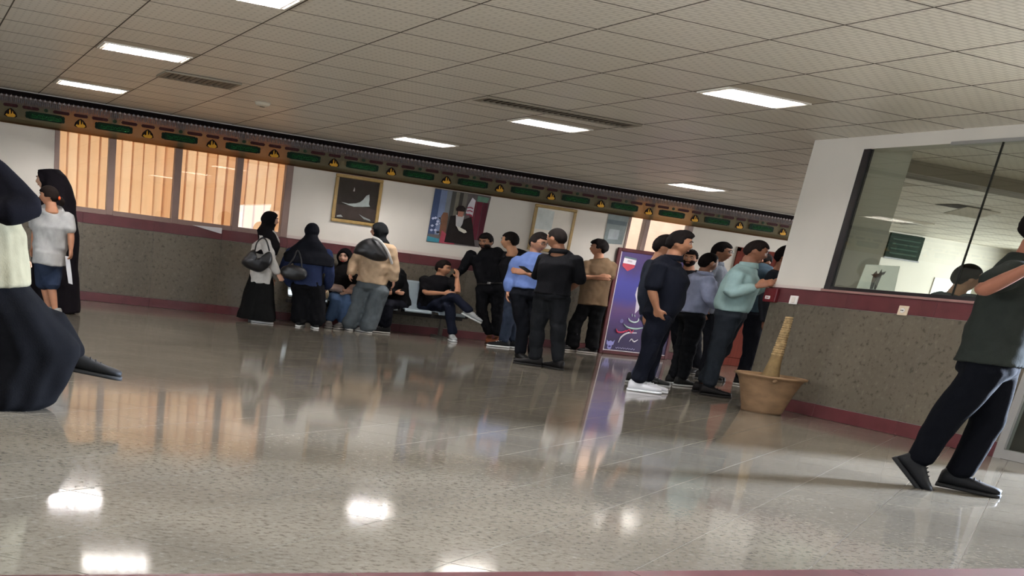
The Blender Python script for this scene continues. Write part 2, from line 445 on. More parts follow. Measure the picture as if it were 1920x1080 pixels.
# ---- outside the back windows
nb = empty('neighbouring_building', (13.5, 24, 0), label='pinkish building seen through the window beyond the purple poster', cat='building')
MB().box(-6, 6, 0, .5, -.5, 7).build('wall', mat('pink_render', 'd9a894', .9, .1, .08, 3), nb)
MB().box(-2.6, 2.6, -.25, .02, 2.9, 3.1).build('cornice', mat('pink_trim', 'c08a74', .9, .1), nb)
for x in (-.2, 1.3): MB().box(x, x + .4, -.12, .02, 3.1, 6).build('pilaster', mat('brown_trim', '94604c', .9, .1), nb)
tag(MB().box(-12, 40, YB + .3, 60, -.6, -.5).build('ground', mat('yard', '9a9184', .95, .1)), kind='structure')
# ================================================================== ceiling fixtures
mat('tube_glow', (1.0, .97, 1.0), .5, .2, emit=TUBE)
mat('reflector', 'd5d2cc', .25, .6, metal=.6)
mat('fixture_white', 'b7ac98', .5, .3)
def make_fixture():
    o = empty('ceiling_light')
    x0, x1, y0, y1 = .03, .97, .24, .69
    f = MB()
    f.box(0, 1, 0, y0, 0, .014).box(0, 1, y1, .71, 0, .014).box(0, x0, y0, y1, 0, .014).box(x1, 1, y0, y1, 0, .014)
    f.build('surround', 'fixture_white', o)
    t = .02
    fr = MB().box(x0, x1, y0, y0 + t, -.012, .02).box(x0, x1, y1 - t, y1, -.012, .02).box(x0, x0 + t, y0 + t, y1 - t, -.012, .02).box(x1 - t, x1, y0 + t, y1 - t, -.012, .02)
    fr.build('frame', 'white_metal', o)
    b = MB().box(x0, x1, y0, y1, .075, .085).box(x0, x0 + .01, y0, y1, .0, .08).box(x1 - .01, x1, y0, y1, .0, .08).box(x0, x1, y0, y0 + .01, .0, .08).box(x0, x1, y1 - .01, y1, .0, .08)
    b.build('reflector_box', 'reflector', o)
    for y in (.36, .57): MB().tube([(.09, y, .045), (.91, y, .045)], .016, 8).build('lamp_tube', 'tube_glow', o, True)
    for i in range(7):
        x = .08 + i * .14
        MB().box(x - .006, x + .006, y0 + t, y1 - t, -.010, .026).build('louvre_fin', 'reflector', o)
    MB().box(x0 + t, x1 - t, .462, .468, -.004, .028).build('louvre_spine', 'reflector', o)
    return o
names = {(12, 10): 'added ceiling light for the office near the door, out of view', (17, 10): 'added ceiling light for the deep office at right, out of view', (12, 15): 'added ceiling light for the office just behind the pier, out of view', (17, 20): 'added ceiling light deep in the alcove at right, out of view', (17, 15): 'added ceiling light for the office under the beam, out of view', (2, 20): 'bright ceiling light nearest the left edge, above the ceiling grille', (2, 25): 'small ceiling light close to the wall banner at far left',
         (7, 15): 'brightest ceiling light, right of centre above the white pier', (7, 20): 'ceiling light beside the long slot grille',
         (7, 25): 'ceiling light close to the banner above the framed pictures', (12, 20): 'ceiling light hidden over the alcove behind the pier', (12, 25): 'ceiling light over the queue near the far end of the banner',
         (2, 15): 'ceiling light cut off by the top edge of the picture', (2, 10): 'ceiling light overhead at left, seen only as a floor reflection',
         (7, 10): 'ceiling light overhead at right, seen only as a floor reflection', (2, 5): 'ceiling light behind the camera at left', (7, 5): 'ceiling light behind the camera at right'}
proto = None
for c, r in FIX:
    if proto is None: o = proto = make_fixture()
    else: o = copy_tree(proto)
    o.location = (COLX(c), rows(r), ZC)
    tag(o, names[(c, r)], 'ceiling light', 'recessed ceiling lights')
o = copy_tree(proto); o.location = (OFFICE_LIGHT[0], OFFICE_LIGHT[1], ZC - .015)
tag(o, 'ceiling light seen through the glass screen above the green board', 'ceiling light', 'recessed ceiling lights')

def grille(label, x0, x1, y0, y1, n, tilt=35):
    o = empty('ceiling_vent', ((x0 + x1) / 2, (y0 + y1) / 2, ZC), label=label, cat='vent')
    hx, hy = (x1 - x0) / 2, (y1 - y0) / 2
    MB().box(-hx, hx, -hy, hy, -.004, -.001).build('backing', mat('vent_dark', '29241e', .9, .1), o)
    fr = MB().box(-hx, hx, -hy, -hy + .03, -.02, 0).box(-hx, hx, hy - .03, hy, -.02, 0).box(-hx, -hx + .04, -hy + .03, hy - .03, -.02, 0).box(hx - .04, hx, -hy + .03, hy - .03, -.02, 0)
    fr.build('frame', mat('vent_frame', '8e8473', .5, .3), o)
    m = mat('vent_slat', '6c6355', .5, .3)
    for i in range(n):
        x = -hx + .04 + (i + .5) * (2 * hx - .08) / n
        Mx = Matrix.Translation((x, 0, -.012)) @ Matrix.Rotation(math.radians(tilt), 4, 'Y')
        MB().box(-.016, .016, -hy + .03, hy - .03, -.0015, .0015, Mx).build('slat', m, o)
    return o
grille('square ceiling grille right of the left ceiling lights', 3.0, 3.92, 13.95, 14.5, 12)
def slot(label):
    o = empty('ceiling_vent', (7.05, 11.99, ZC), label=label, cat='vent')
    MB().box(-1, 1, -.17, .17, -.004, -.001).build('backing', MATS['vent_dark'], o)
    fr = MB().box(-1, 1, -.17, -.14, -.02, 0).box(-1, 1, .14, .17, -.02, 0).box(-1, -.96, -.14, .14, -.02, 0).box(.96, 1, -.14, .14, -.02, 0)
    fr.build('frame', MATS['vent_frame'], o)
    for i in range(26):
        x = -.94 + i * 1.88 / 25
        MB().box(x - .012, x + .012, -.14, .14, -.014, -.006).build('slat', MATS['vent_slat'], o)
slot('long narrow slot grille in the ceiling above the centre')
sd = empty('smoke_detector', (4.59, 15.27, ZC), label='small round smoke detector on the ceiling above the banner', cat='smoke detector')
MB().lathe([(0, -.05), (.05, -.05), (.075, -.03), (.085, 0), (0, 0)], n=20, sx=1.3).build('housing', 'fixture_white', sd, True)
MB().lathe([(0, -.058), (.025, -.056), (.03, -.05), (0, -.05)], n=14, sx=1.3).build('sensor', 'vent_slat', sd)
hp = empty('ceiling_hatch', (15.2, 13.7, ZC), label='half open ceiling hatch panel seen through the glass screen', cat='hatch')
MB().box(-.34, .34, -.2, .2, -.006, -.002).build('opening', 'vent_dark', hp)
Mx = Matrix.Translation((.2, -.2, -.01)) @ Matrix.Rotation(math.radians(-12), 4, 'X')
MB().bevbox(-.34, .34, 0, .4, -.012, 0, .004, Mx).build('panel', 'ceiling_tile', hp)

# ================================================================== blinds behind the left window
blind_m = [mat('blind_%d' % i, c, .8, .1, .05, 4, trans=.6) for i, c in enumerate(('f0d2b6', 'ecc9aa', 'f4d9c0'))]
for k, (a, b, who) in enumerate(((2.36, 3.19, 'leftmost pane, by the chador woman'), (3.19, 4.23, 'second pane from the left, one slat twisted'),
                                 (4.23, 5.24, 'third pane from the left, over the white paper'), (5.24, 6.1, 'rightmost pane of the blind window'))):
    o = empty('vertical_blind', ((a + b) / 2, YB + .16, WZ), label='peach vertical blind behind the ' + who, cat='blind', group='vertical blinds of the left window')
    MB().box(a - (a + b) / 2, b - (a + b) / 2, -.03, .03, -.05, 0).build('head_rail', 'white_metal', o)
    n = math.ceil((b - a) / .19)
    for i in range(n):
        x = (i + .5) * (b - a) / n - (b - a) / 2
        rot = random.uniform(2, 9)
        wd = .100
        if k == 1 and i == n - 2: rot = 22
        Mx = Matrix.Translation((x, random.uniform(-.004, .004), 0)) @ Matrix.Rotation(math.radians(rot), 4, 'Z') @ Matrix.Rotation(math.radians(random.uniform(-.4, .4)), 4, 'Y')
        s = MB()
        V = []
        for z in (-1.40, -.045):
            for q in (-1, -.5, 0, .5, 1): V.append(Mx @ Vector((q * wd, .012 * (1 - q * q), z)))
        for z in (-1.40, -.045):
            for q in (-1, -.5, 0, .5, 1): V.append(Mx @ Vector((q * wd, .012 * (1 - q * q) + .0012, z)))
        F = [(i0, i0 + 1, i0 + 6, i0 + 5) for i0 in range(4)] + [(i0 + 10, i0 + 15, i0 + 16, i0 + 11) for i0 in range(4)] + [(0, 5, 15, 10), (4, 14, 19, 9)]
        s.add(V, F).build('slat', random.choice(blind_m), o)

# ================================================================== long mourning banner under the ceiling
BX0, BX1, BY = -3.9, 17.3, YB - .05
bn = empty('wall_banner', (0, BY, 0), label='long green and black cloth banner with calligraphy running under the ceiling', cat='banner')
def bstrip(name, z0, z1, col, dy=0, **k):
    mb = MB(); n = 120
    V = []; F = []
    for i in range(n + 1):
        x = BX0 + (BX1 - BX0) * i / n; y = dy + .006 * math.sin(i * 1.7) * math.sin(i * .31)
        V += [(x, y, z0), (x, y, z1), (x, y + .003, z0), (x, y + .003, z1)]
    for i in range(n):
        a = i * 4
        F += [(a, a + 4, a + 5, a + 1), (a + 2, a + 3, a + 7, a + 6), (a, a + 2, a + 6, a + 4), (a + 1, a + 5, a + 7, a + 3)]
    F += [(0, 1, 3, 2), (n * 4, n * 4 + 2, n * 4 + 3, n * 4 + 1)]
    return mb.add(V, F).build(name, mat(k.get('m', name + '_' + col), col, .85, .15, .08, 6, trans=.6, tcol='d9ba92' if z1 - z0 > .07 or z0 < 2.4 else '5a4538'), bn)
bstrip('top_band', 2.722, 2.79, '1d1516')
bstrip('grey_band', 2.615, 2.722, '787270')
bstrip('green_band', 2.425, 2.615, '7d7e67')
bstrip('lower_band', 2.382, 2.425, '5c5e48')
bstrip('hem_band', 2.356, 2.382, '141012')
fr = MB()
x = BX0
while x < BX1:
    fr.prism([(0, 0), (.055, 0), (.0275, .030)], (x, -.008, 2.702), (1, 0, 0), (0, 0, 1), (0, .002, 0)); x += .07
tag(fr.build('zigzag_edge', mat('banner_zigzag', '9a8f8c', .8, .1), bn), kind='stuff')
fr = MB(); x = BX0
while x < BX1:
    fr.box(x, x + .012, -.008, -.006, 2.640, 2.695); x += .03
tag(fr.build('fringe_print', mat('banner_fringe', '6a6463', .8, .1), bn), kind='stuff')
def share(name, mb, m):
    me = bpy.data.meshes.new(name); me.from_pydata(mb.v, [], mb.f); me.materials.append(m); return me
cart = MB().prism([(-.29, 0), (-.24, .05), (.24, .05), (.29, 0), (.24, -.05), (-.24, -.05)], (0, 0, 0), (1, 0, 0), (0, 0, 1), (0, -.003, 0))
for sx in (-1, 1):
    for sz in (-1, 1): cart.ell((sx * .265, -.001, sz * .02), (.026, .003, .026), 8, 5)
me_cart = share('green_cartouche', cart, mat('cartouche', '12261a', .8, .15, trans=.15))
me_inner = share('cartouche_field', MB().prism([(-.25, 0), (-.215, .038), (.215, .038), (.25, 0), (.215, -.038), (-.215, -.038)], (0, -.0045, 0), (1, 0, 0), (0, 0, 1), (0, -.0015, 0)), mat('cart_field', '16311d', .8, .15, trans=.15))
cal = MB(); rr = random.Random(3)
for i in range(11):   # flowing calligraphic strokes
    x = -.2 + i * .04
    p = [(x, -.008, rr.uniform(-.02, .0)), (x + .012, -.008, rr.uniform(.0, .028)), (x + .03, -.008, rr.uniform(-.01, .02)), (x + .045, -.008, rr.uniform(-.026, -.005))]
    cal.add(*tube(p, [.002, .0045, .004, .002], 5))
for i in range(4): cal.add(*tube([(-.2 + i * .11, -.008, -.024), (-.15 + i * .11, -.008, -.03), (-.1 + i * .11, -.008, -.018)], [.002, .005, .002], 5))
me_cal = share('calligraphy', cal, mat('cart_script', '1d602f', .8, .15))
arch = MB().prism([(-.095, -.035), (-.08, .01), (-.04, .05), (0, .068), (.04, .05), (.08, .01), (.095, -.035), (.06, -.05), (-.06, -.05)], (0, 0, 0), (1, 0, 0), (0, 0, 1), (0, -.003, 0))
me_arch = share('flame_medallion', arch, mat('flame_black', '1b1210', .8, .1))
fl = MB()
fl.prism([(-.075, -.03), (-.05, -.005), (-.045, -.02), (-.02, -.012), (-.02, .03), (-.008, .055), (0, .03), (.004, -.012), (.02, .0), (.028, .035), (.04, .0), (.062, -.008), (.075, -.03), (.05, -.048), (-.04, -.05)], (0, -.0045, 0), (1, 0, 0), (0, 0, 1), (0, -.002, 0))
me_fl = share('flame_script', fl, mat('flame_gold', 'c8922c', .7, .2))
loz = lambda h: MB().prism([(-h, 0), (-h + .02, .021), (h - .02, .021), (h, 0), (h - .02, -.021), (-h + .02, -.021)], (0, 0, 0), (1, 0, 0), (0, 0, 1), (0, -.003, 0))
mm = mat('banner_maroon', '3a2020', .8, .1)
me_l1 = share('small_cartouche', loz(.11), mm); me_l2 = share('small_cartouche', loz(.127), mm)
me_dot = share('rosette', MB().ell((0, 0, 0), (.033, .003, .024), 8, 5), mat('rosette', '2f3a2a', .8, .1))
k = -9
while True:
    x = 5.769 + 1.03 * k; k += 1
    if x > BX1 - .3: break
    if x < BX0 + .3: continue
    for me, xx, z in ((me_arch, x, 2.487), (me_l1, x, 2.592), (me_l2, x + .29, 2.592), (me_dot, x + .514, 2.592), (me_l2, x + .738, 2.592)):
        o = link(me.name.split('.')[0], me, bn); o.location = (xx, -.009, z)
        if me is me_arch: link('flame_script', me_fl, o)
    if x + .85 < BX1:
        o = link('green_cartouche', me_cart, bn); o.location = (x + .505, -.009, 2.502)
        link('cartouche_field', me_inner, o); link('calligraphy', me_cal, o)

# ================================================================== things on the walls
def frame_obj(name, label, cat, x0, x1, z0, z1, fw, y=YB - .03):
    o = empty(name, ((x0 + x1) / 2, y, (z0 + z1) / 2), label=label, cat=cat)
    hx, hz = (x1 - x0) / 2, (z1 - z0) / 2
    for a, b, c, d in ((-hx, hx, hz - fw, hz), (-hx, hx, -hz, -hz + fw)): MB().bevbox(a, b, -.012, .026, c, d, .008).build('frame_rail', 'gold_frame', o)
    for a, b in ((-hx, -hx + fw * 1.2), (hx - fw * 1.2, hx)): MB().bevbox(a, b, -.012, .026, -hz + fw, hz - fw, .008).build('frame_post', 'gold_frame', o)
    return o, hx - fw * 1.2, hz - fw
def flat(parent, name, pts, col, y, m=None, t=.002):
    return MB().prism(pts, (0, y, 0), (1, 0, 0), (0, 0, 1), (0, -t, 0)).build(name, m or mat(name + col, col, .75, .08, .12, 8), parent)
o, hx, hz = frame_obj('painting', 'gold framed dark painting of a pale waterbird left of the colour poster', 'painting', 6.88, 7.73, 1.63, 2.35, .05)
flat(o, 'canvas', [(-hx, -hz), (hx, -hz), (hx, hz), (-hx, hz)], '2b2622', .01)
flat(o, 'lake_bank', [(-hx, -hz * .95), (hx, -hz * .95), (hx, -hz * .35), (.1, -hz * .25), (-hx, -hz * .3)], '38302c', .0065)
flat(o, 'bird', [(-.28, -.055), (-.15, -.065), (-.02, -.045), (.05, -.02), (.1, .02), (.15, .09), (.2, .115), (.215, .05), (.215, -.03), (.24, -.065), (.1, -.085), (-.05, -.10), (-.15, -.085)], '8f9691', .003)
flat(o, 'reflection', [(.06, -.2), (.16, -.235), (.27, -.26), (.29, -.285), (.16, -.265)], '747a78', .003)
flat(o, 'foam', [(-.33, -.26), (-.26, -.245), (-.22, -.275), (-.33, -.285)], '8d918d', .003)
flat(o, 'spout', [(-.095, .13), (-.08, .19), (-.068, .17), (-.066, .13)], '8d8f8a', .003)
# colour poster with a turbaned figure
o = empty('poster', (9.22, YB - .006, 1.94), label='colour poster of a turbaned bearded figure with flag, between the two gold frames', cat='poster')
flat(o, 'sheet', [(-.54, -.43), (.5, -.41), (.56, .41), (-.52, .41)], '5b5553', .0)
for a, b, c in ((-.53, -.41, '3b4763'), (-.41, -.29, '6b7791'), (-.29, -.2, '6f7377'), (-.2, -.12, '474642'), (-.12, -.05, '6d6a5d'), (-.05, .02, '3c3a36'), (.02, .1, '6b675e')):
    flat(o, 'curtain_stripe', [(a + .0, -.3), (b, -.3), (b + .01, .4), (a + .01, .4)], c, -.003)
for a, b, c in ((.2, .3, '6a2b34'), (.3, .42, '5a2530'), (.42, .53, '4a2029')): flat(o, 'red_drape', [(a, -.3), (b - .01, -.3), (b, .3), (a + .01, .3)], c, -.003)
flat(o, 'green_patch', [(.3, .3), (.5, .3), (.53, .38), (.3, .39)], '5b7a68', -.003)
rr = random.Random(5)
for i in range(14):
    x, z = rr.uniform(-.48, -.32), rr.uniform(-.3, -.02)
    flat(o, 'white_flower', [(x - .03, z), (x, z + .022), (x + .035, z + .004), (x, z - .022)], 'b4b9cc', -.0065)
flat(o, 'blue_water', [(-.53, -.42), (-.3, -.42), (-.3, -.36), (-.53, -.34)], '3e7d8c', -.006)
flat(o, 'brown_figure', [(-.32, -.3), (-.2, -.3), (-.2, .0), (-.22, .06), (-.3, .06), (-.33, .0)], '6e4f3d', -.0065)
flat(o, 'red_cloth', [(-.3, -.42), (0, -.42), (-.02, -.26), (-.12, -.3), (-.28, -.22)], '9a4652', -.007)
flat(o, 'dark_robe', [(-.2, -.4), (.4, -.4), (.3, -.1), (.24, .05), (.12, .0), (.0, -.08), (-.06, .04), (-.16, .02)], '211d1c', -.008)
flat(o, 'beard_and_collar', [(-.06, .05), (.1, .05), (.09, -.08), (.05, -.16), (-.03, -.12)], 'b2b0ae', -.011)
flat(o, 'face', [(-.03, .03), (.07, .03), (.08, .13), (-.03, .13)], 'a26f5e', -.0135)
flat(o, 'turban', [(-.07, .11), (.09, .115), (.1, .17), (.04, .205), (-.04, .19), (-.08, .15)], '1d1716', -.016)
flat(o, 'white_sleeve', [(-.02, -.12), (.06, -.14), (.17, -.17), (.2, -.2), (.15, -.22), (.04, -.19)], 'cbc6b6', -.0135)
flat(o, 'flag', [(.12, .1), (.26, .06), (.27, .31), (.2, .35), (.14, .22)], 'c1bcc0', -.011)
for z in (.08, .14, .19): flat(o, 'flag_emblem', [(.13, z), (.19, z + .015), (.25, z), (.245, z - .018), (.19, z - .003), (.135, z - .018)], '8d3a4c', -.0135)
# second gold frame
o, hx, hz = frame_obj('framed_certificate', 'gold framed pale sheet behind the man in blue shirt', 'picture', 10.66, 11.52, 1.60, 2.345, .05)
flat(o, 'sheet', [(-hx, -hz), (hx, -hz), (hx, hz), (-hx, hz)], 'c9c4b8', .01, mat('pale_sheet', 'd2cbbd', .15, .6, .06, 4))
flat(o, 'print_block', [(-hx, -.02), (-.02, -.02), (-.02, hz * .9), (-hx, hz)], 'b7bcb6', .0075)
flat(o, 'yellow_block', [(-hx, -.22), (-.14, -.22), (-.16, -.12), (-hx, -.1)], 'cdbf82', .0075)
o = empty('notice', (12.39, YB - .005, 2.15), label='grey blue notice sheet hanging left of the far window', cat='notice')
flat(o, 'sheet', [(-.19, -.28), (.21, -.26), (.24, .24), (-.2, .24)], '77807f', 0)
flat(o, 'print_block', [(-.12, -.2), (.1, -.19), (.1, -.03), (-.12, -.03)], '959c9d', -.003)
flat(o, 'print_band', [(-.19, .05), (.22, .05), (.22, .12), (-.19, .12)], '5d686b', -.003)
# papers, switches
o = tag(MB().prism([(0, 0), (.5, .012), (.5, -.075), (.42, -.065)], (4.52, YB - .035, 1.30), (1, 0, 0), (0, 0, 1), (.0, -.004, 0)).build('paper', mat('paper', 'c9c7c6', .6, .2)), 'white sheet of paper hanging from the window sill', 'paper')
o = empty('fire_alarm', (XR - .02, 10.83, 1.20), label='red fire alarm box with white label on the pier corner', cat='alarm')
MB().bevbox(-.05, 0, -.10, .10, -.075, .075, .008).build('box', mat('alarm_red', '5c161c', .4, .4), o)
MB().bevbox(-.056, -.05, -.02, .06, -.045, -.01, .003).build('label_plate', 'white_plastic', o)
MB().box(-.058, -.056, .0, .04, -.032, -.022).build('mark', mat('alarm_mark', '9b4a4a', .5, .2), o)
o = empty('light_switch', (XR - .02, 10.48, 1.172), label='white light switch plate on the maroon band beside the pier corner', cat='switch')
MB().bevbox(-.014, 0, -.062, .062, -.045, .045, .004).build('plate', 'white_plastic', o)
MB().bevbox(-.02, -.014, -.03, .03, -.028, .028, .003).build('rocker', 'white_metal', o)
o = empty('power_socket', (XR - .02, 8.965, 1.172), label='cream wall socket on the maroon band under the glass screen', cat='socket')
MB().bevbox(-.014, 0, -.06, .06, -.046, .046, .004).build('plate', mat('cream_plastic', 'cdbba0', .4, .4), o)
MB().add(*loft([(np.array((-.012, 0, 0)), np.array((0, .03, 0)), np.array((0, 0, .024))), (np.array((-.019, 0, 0)), np.array((0, .028, 0)), np.array((0, 0, .022)))], 18)).build('socket_face', 'white_plastic', o)
for y in (-.01, .01): MB().add(*tube([(-.022, y, 0), (-.03, y, 0)], .005, 6)).build('pin_hole', 'vent_dark', o)
# sheet of paper fixed to the glass screen
o = empty('window_poster', (XR + .04, 9.45, 1.46), label='white poster with a grey figure stuck behind the glass screen', cat='poster')
MB().prism([(-.26, -.12), (.24, -.12), (.21, .125), (-.23, .125)], (0, 0, 0), (0, -1, 0), (0, 0, 1), (.003, 0, 0)).build('sheet', mat('pale_print', 'efeae2', .6, .2, .05, 9), o)
for pts in ([(-.08, -.11), (-.04, -.11), (-.03, .02), (-.06, .07), (-.09, .04)], [(-.03, -.11), (.0, -.11), (.02, .03), (.0, .09), (-.03, .03)], [(-.12, .03), (-.02, .045), (.06, .07), (.05, .04), (-.05, .0)]):
    MB().prism(pts, (-.003, 0, 0), (0, -1, 0), (0, 0, 1), (.002, 0, 0)).build('printed_figure', mat('grey_print', '716b69', .6, .2), o)
o = empty('notice_board', (19.15, YB - .02, 2.55), label='dark green board high on the far wall, seen through the glass', cat='board')
MB().bevbox(-.45, .45, -.02, .015, -.21, .23, .006).build('panel', mat('board_green', '2a332d', .95, .03, .2, 5), o)
MB().box(-.46, .46, -.03, -.015, -.235, -.21).build('edge_strip', 'black_frame', o)
for i in range(4): MB().box(-.36, .36, -.024, -.02, -.14 + i * .085, -.115 + i * .085).build('text_line', mat('board_text', '3c4a41', .95, .03), o)

# ---- purple poster stand
o = empty('poster_stand', (12.5, YB - .19, 0), label='tall purple poster in maroon frame standing against the far wall', cat='poster')
o.rotation_euler = (math.radians(-3), 0, 0)
PWD, PHT = 1.55, 1.84
fm = mat('stand_frame', '4a1c1f', .5, .3, .1, 4)
for x in (0, PWD - .07): MB().bevbox(x, x + .07, 0, .05, .0, PHT, .008).build('frame_post', fm, o)
for z in (0, PHT - .06): MB().bevbox(.07, PWD - .07, 0, .05, z, z + .06, .008).build('frame_rail', fm, o)
def pm():
    m = bpy.data.materials.new('purple_print'); m.use_nodes = True; nt = m.node_tree; b = nt.nodes['Principled BSDF']; L = nt.links.new; N = nt.nodes.new
    tc = N('ShaderNodeTexCoord'); sp = N('ShaderNodeSeparateXYZ'); L(tc.outputs['Object'], sp.inputs[0])
    mr = N('ShaderNodeMapRange'); mr.inputs[1].default_value = .06; mr.inputs[2].default_value = 1.8
    ns = N('ShaderNodeTexNoise'); ns.inputs['Scale'].default_value = 3; L(tc.outputs['Object'], ns.inputs[0])
    ad = N('ShaderNodeMath'); ad.operation = 'MULTIPLY_ADD'; ad.inputs[1].default_value = .12; L(ns.outputs[0], ad.inputs[0]); L(mr.outputs[0], ad.inputs[2])
    L(sp.outputs['Z'], mr.inputs[0])
    r = N('ShaderNodeValToRGB'); e = r.color_ramp.elements
    for p, c in ((.18, '2a1f45'), (.42, '4d3468'), (.50, '5a3f6a'), (.60, '3b3a86'), (.75, '40408e'), (.9, '3f3060')):
        q = e.new(p); q.color = (*lin(c), 1)
    e.remove(e[0]); e.remove(e[-1])
    L(ad.outputs[0], r.inputs[0]); L(r.outputs[0], b.inputs['Base Color']); b.inputs['Roughness'].default_value = .4
    return m
MB().box(.07, PWD - .07, .012, .03, .06, PHT - .06).build('printed_sheet', pm(), o)
wm = mat('stand_white', 'd9d3cf', .6, .2)
MB().box(.075, .088, .006, .012, .06, PHT - .06).build('white_edge', wm, o)
MB().box(.088, PWD - .07, .006, .012, .066, .078).build('white_edge', wm, o)
def onstand(name, pts, col, y=.012):
    return MB().prism(pts, (0, y, 0), (1, 0, 0), (0, 0, 1), (0, -.002, 0)).build(name, mat(name + col, col, .6, .2), o)
onstand('shield_white', [(.16, 1.68), (.43, 1.66), (.42, 1.58), (.15, 1.59)], 'cfc9cc')
onstand('shield_green', [(.16, 1.71), (.43, 1.69), (.43, 1.66), (.16, 1.68)], '5c6e70')
onstand('shield_red', [(.15, 1.59), (.42, 1.58), (.41, 1.53), (.28, 1.46), (.15, 1.54)], 'b04450')
onstand('shield_mark', [(.24, 1.65), (.34, 1.645), (.34, 1.615), (.24, 1.62)], 'b0a6aa', .010)
onstand('white_figure', [(.62, .75), (.75, .9), (.9, .98), (1.1, 1.0), (1.25, 1.3), (1.2, 1.5), (1.0, 1.52), (.8, 1.48), (.65, 1.32), (.56, 1.2), (.55, 1.08), (.6, .98)], 'cbc4cc')
onstand('figure_face', [(.62, 1.08), (.8, 1.05), (.82, 1.28), (.66, 1.3), (.6, 1.2)], 'c49a94', .010)
def stroke(name, pts, rad, col):
    q = flow([(p[0], .006, p[1]) for p in pts]); rad = rad if np.isscalar(rad) else list(np.interp(np.linspace(0, 1, len(q)), np.linspace(0, 1, len(rad)), rad))
    MB().add(*tube(q, rad, 6)).build(name, mat(name + col, col, .6, .2), o)
stroke('script_stroke', [(.5, .66), (.54, .62), (.64, .6), (.72, .63), (.72, .68)], [.008, .014, .016, .012, .006], 'b9c6c4')
stroke('script_stroke', [(.42, .55), (.52, .5), (.7, .49), (.85, .52)], [.006, .016, .018, .01], 'a6c0b8')
stroke('script_stroke', [(.28, .45), (.32, .40), (.44, .41), (.5, .45)], [.008, .018, .016, .008], 'c0405c')
stroke('script_stroke', [(.5, .42), (.56, .46), (.62, .41), (.66, .46)], [.008, .014, .014, .008], 'c0405c')
stroke('script_stroke', [(.38, .22), (.42, .32), (.54, .4), (.74, .42)], [.006, .014, .016, .008], 'd6d2d6')
stroke('script_stroke', [(.62, .26), (.66, .3), (.72, .26), (.8, .3)], [.006, .012, .012, .006], 'd6d2d6')
stroke('script_stroke', [(.56, .74), (.57, .70)], [.01, .01], 'b9c6c4')
stroke('script_stroke', [(.62, .73), (.63, .70)], [.01, .01], 'b9c6c4')
MB().add(*ellipsoid((.36, .008, .6), (.04, .004, .04), 12, 6)).build('round_mark', mat('round_mark', '6a6290', .6, .2), o)
onstand('emblem', [(.12, .25), (.16, .22), (.21, .24), (.26, .22), (.3, .26), (.28, .17), (.25, .16), (.25, .1), (.21, .08), (.16, .1), (.16, .16), (.13, .17)], '8f8ec4')
onstand('emblem_field', [(.18, .15), (.23, .15), (.23, .12), (.18, .12)], '3b3570', .010)
for i in range(8): stroke('small_text', [(.34 + i * .055, .128 + .006 * (i % 2)), (.36 + i * .055, .115), (.385 + i * .055, .13)], .006, 'a9a3c4')

# ================================================================== waiting bench by the back wall
o = empty('waiting_bench', (6.6, YB - .12, 0), label='row of pale grey blue metal waiting seats along the back wall', cat='bench')
sm = mat('seat_metal', 'a3b0b5', .35, .5, .05, 6, metal=.3)
dk = mat('bench_dark', '201d1c', .5, .3)
for k in range(5):
    x0 = -.42 + k * .64 - .0
    s = MB(); n = 7; V = []; F = []
    prof = [(-.66, .395), (-.62, .425), (-.5, .43), (-.3, .415), (-.16, .41), (-.1, .425), (-.06, .5), (-.03, .65), (.0, .84), (.02, .87)]
    for i, (y, z) in enumerate(prof):
        for q in (0, 1): V += [(x0 + .03 + q * .50, y, z), (x0 + .03 + q * .50, y + .012, z - .018)]
    for i in range(len(prof) - 1):
        a = i * 4
        F += [(a, a + 2, a + 6, a + 4), (a + 1, a + 5, a + 7, a + 3), (a, a + 4, a + 5, a + 1), (a + 2, a + 3, a + 7, a + 6)]
    F += [(0, 1, 3, 2), (4 * len(prof) - 4, 4 * len(prof) - 2, 4 * len(prof) - 1, 4 * len(prof) - 3)]
    s.add(V, F).build('seat', sm, o)
    MB().box(x0 + .54, x0 + .60, -.62, -.12, .36, .415).build('seat_bracket', dk, o)
MB().box(-.5, 2.75, -.42, -.34, .31, .37).build('beam', dk, o)
for x in (-.2, 1.2, 2.35):
    lg = MB().box(x, x + .06, -.41, -.35, .03, .33).box(x - .01, x + .07, -.62, -.1, 0, .035)
    lg.build('leg', mat('bench_leg', '5c564e', .4, .5, metal=.4), o)

# ================================================================== potted palm stump
o = empty('potted_stump', (8.95, 9.78, 0), label='terracotta pot holding a bare ringed palm trunk before the granite wall', cat='potted plant')
terra = mat('terracotta', '80654a', .75, .25, .22, 5, bump=.2, bscale=14, stretch=(1, 1, 2.5))
MB().lathe([(0, 0), (.205, 0), (.215, .02), (.245, .12), (.285, .24), (.325, .335), (.345, .36), (.375, .372), (.378, .388), (.36, .392), (.335, .38), (.315, .34), (0, .33)], n=40).build('pot', terra, o, True)
MB().lathe([(0, .345), (.2, .35), (.318, .338)], n=28).build('soil', mat('soil', '4a3826', .95, .1, .3, 20), o, True)
MB().ell((-.2, -.3, .345), (.03, .02, .02)).build('rim_knob', terra, o, True)
pts = [(-.01, 0, .33), (-.006, 0, .42), (0, 0, .52), (.008, 0, .62), (.014, 0, .74), (.02, 0, .88), (.024, 0, .97)]
MB().tube(pts, [.105, .085, .066, .058, .05, .042, .036], 14).build('trunk', mat('trunk', '6d5a3c', .85, .2, .3, 9), o, True)
rm = mat('bark_ring', '9a835f', .9, .1, .35, 30)
for i in range(17):
    t = i / 16; z = .60 + t * .375; r = .062 - t * .022; x = .006 + t * .02
    MB().lathe([(r * .9, -.010), (r * .99, -.004), (r * 1.06, .007), (r * .9, .013)], (x + random.uniform(-.003, .003), random.uniform(-.003, .003), z), 14).build('bark_ring', rm, o)
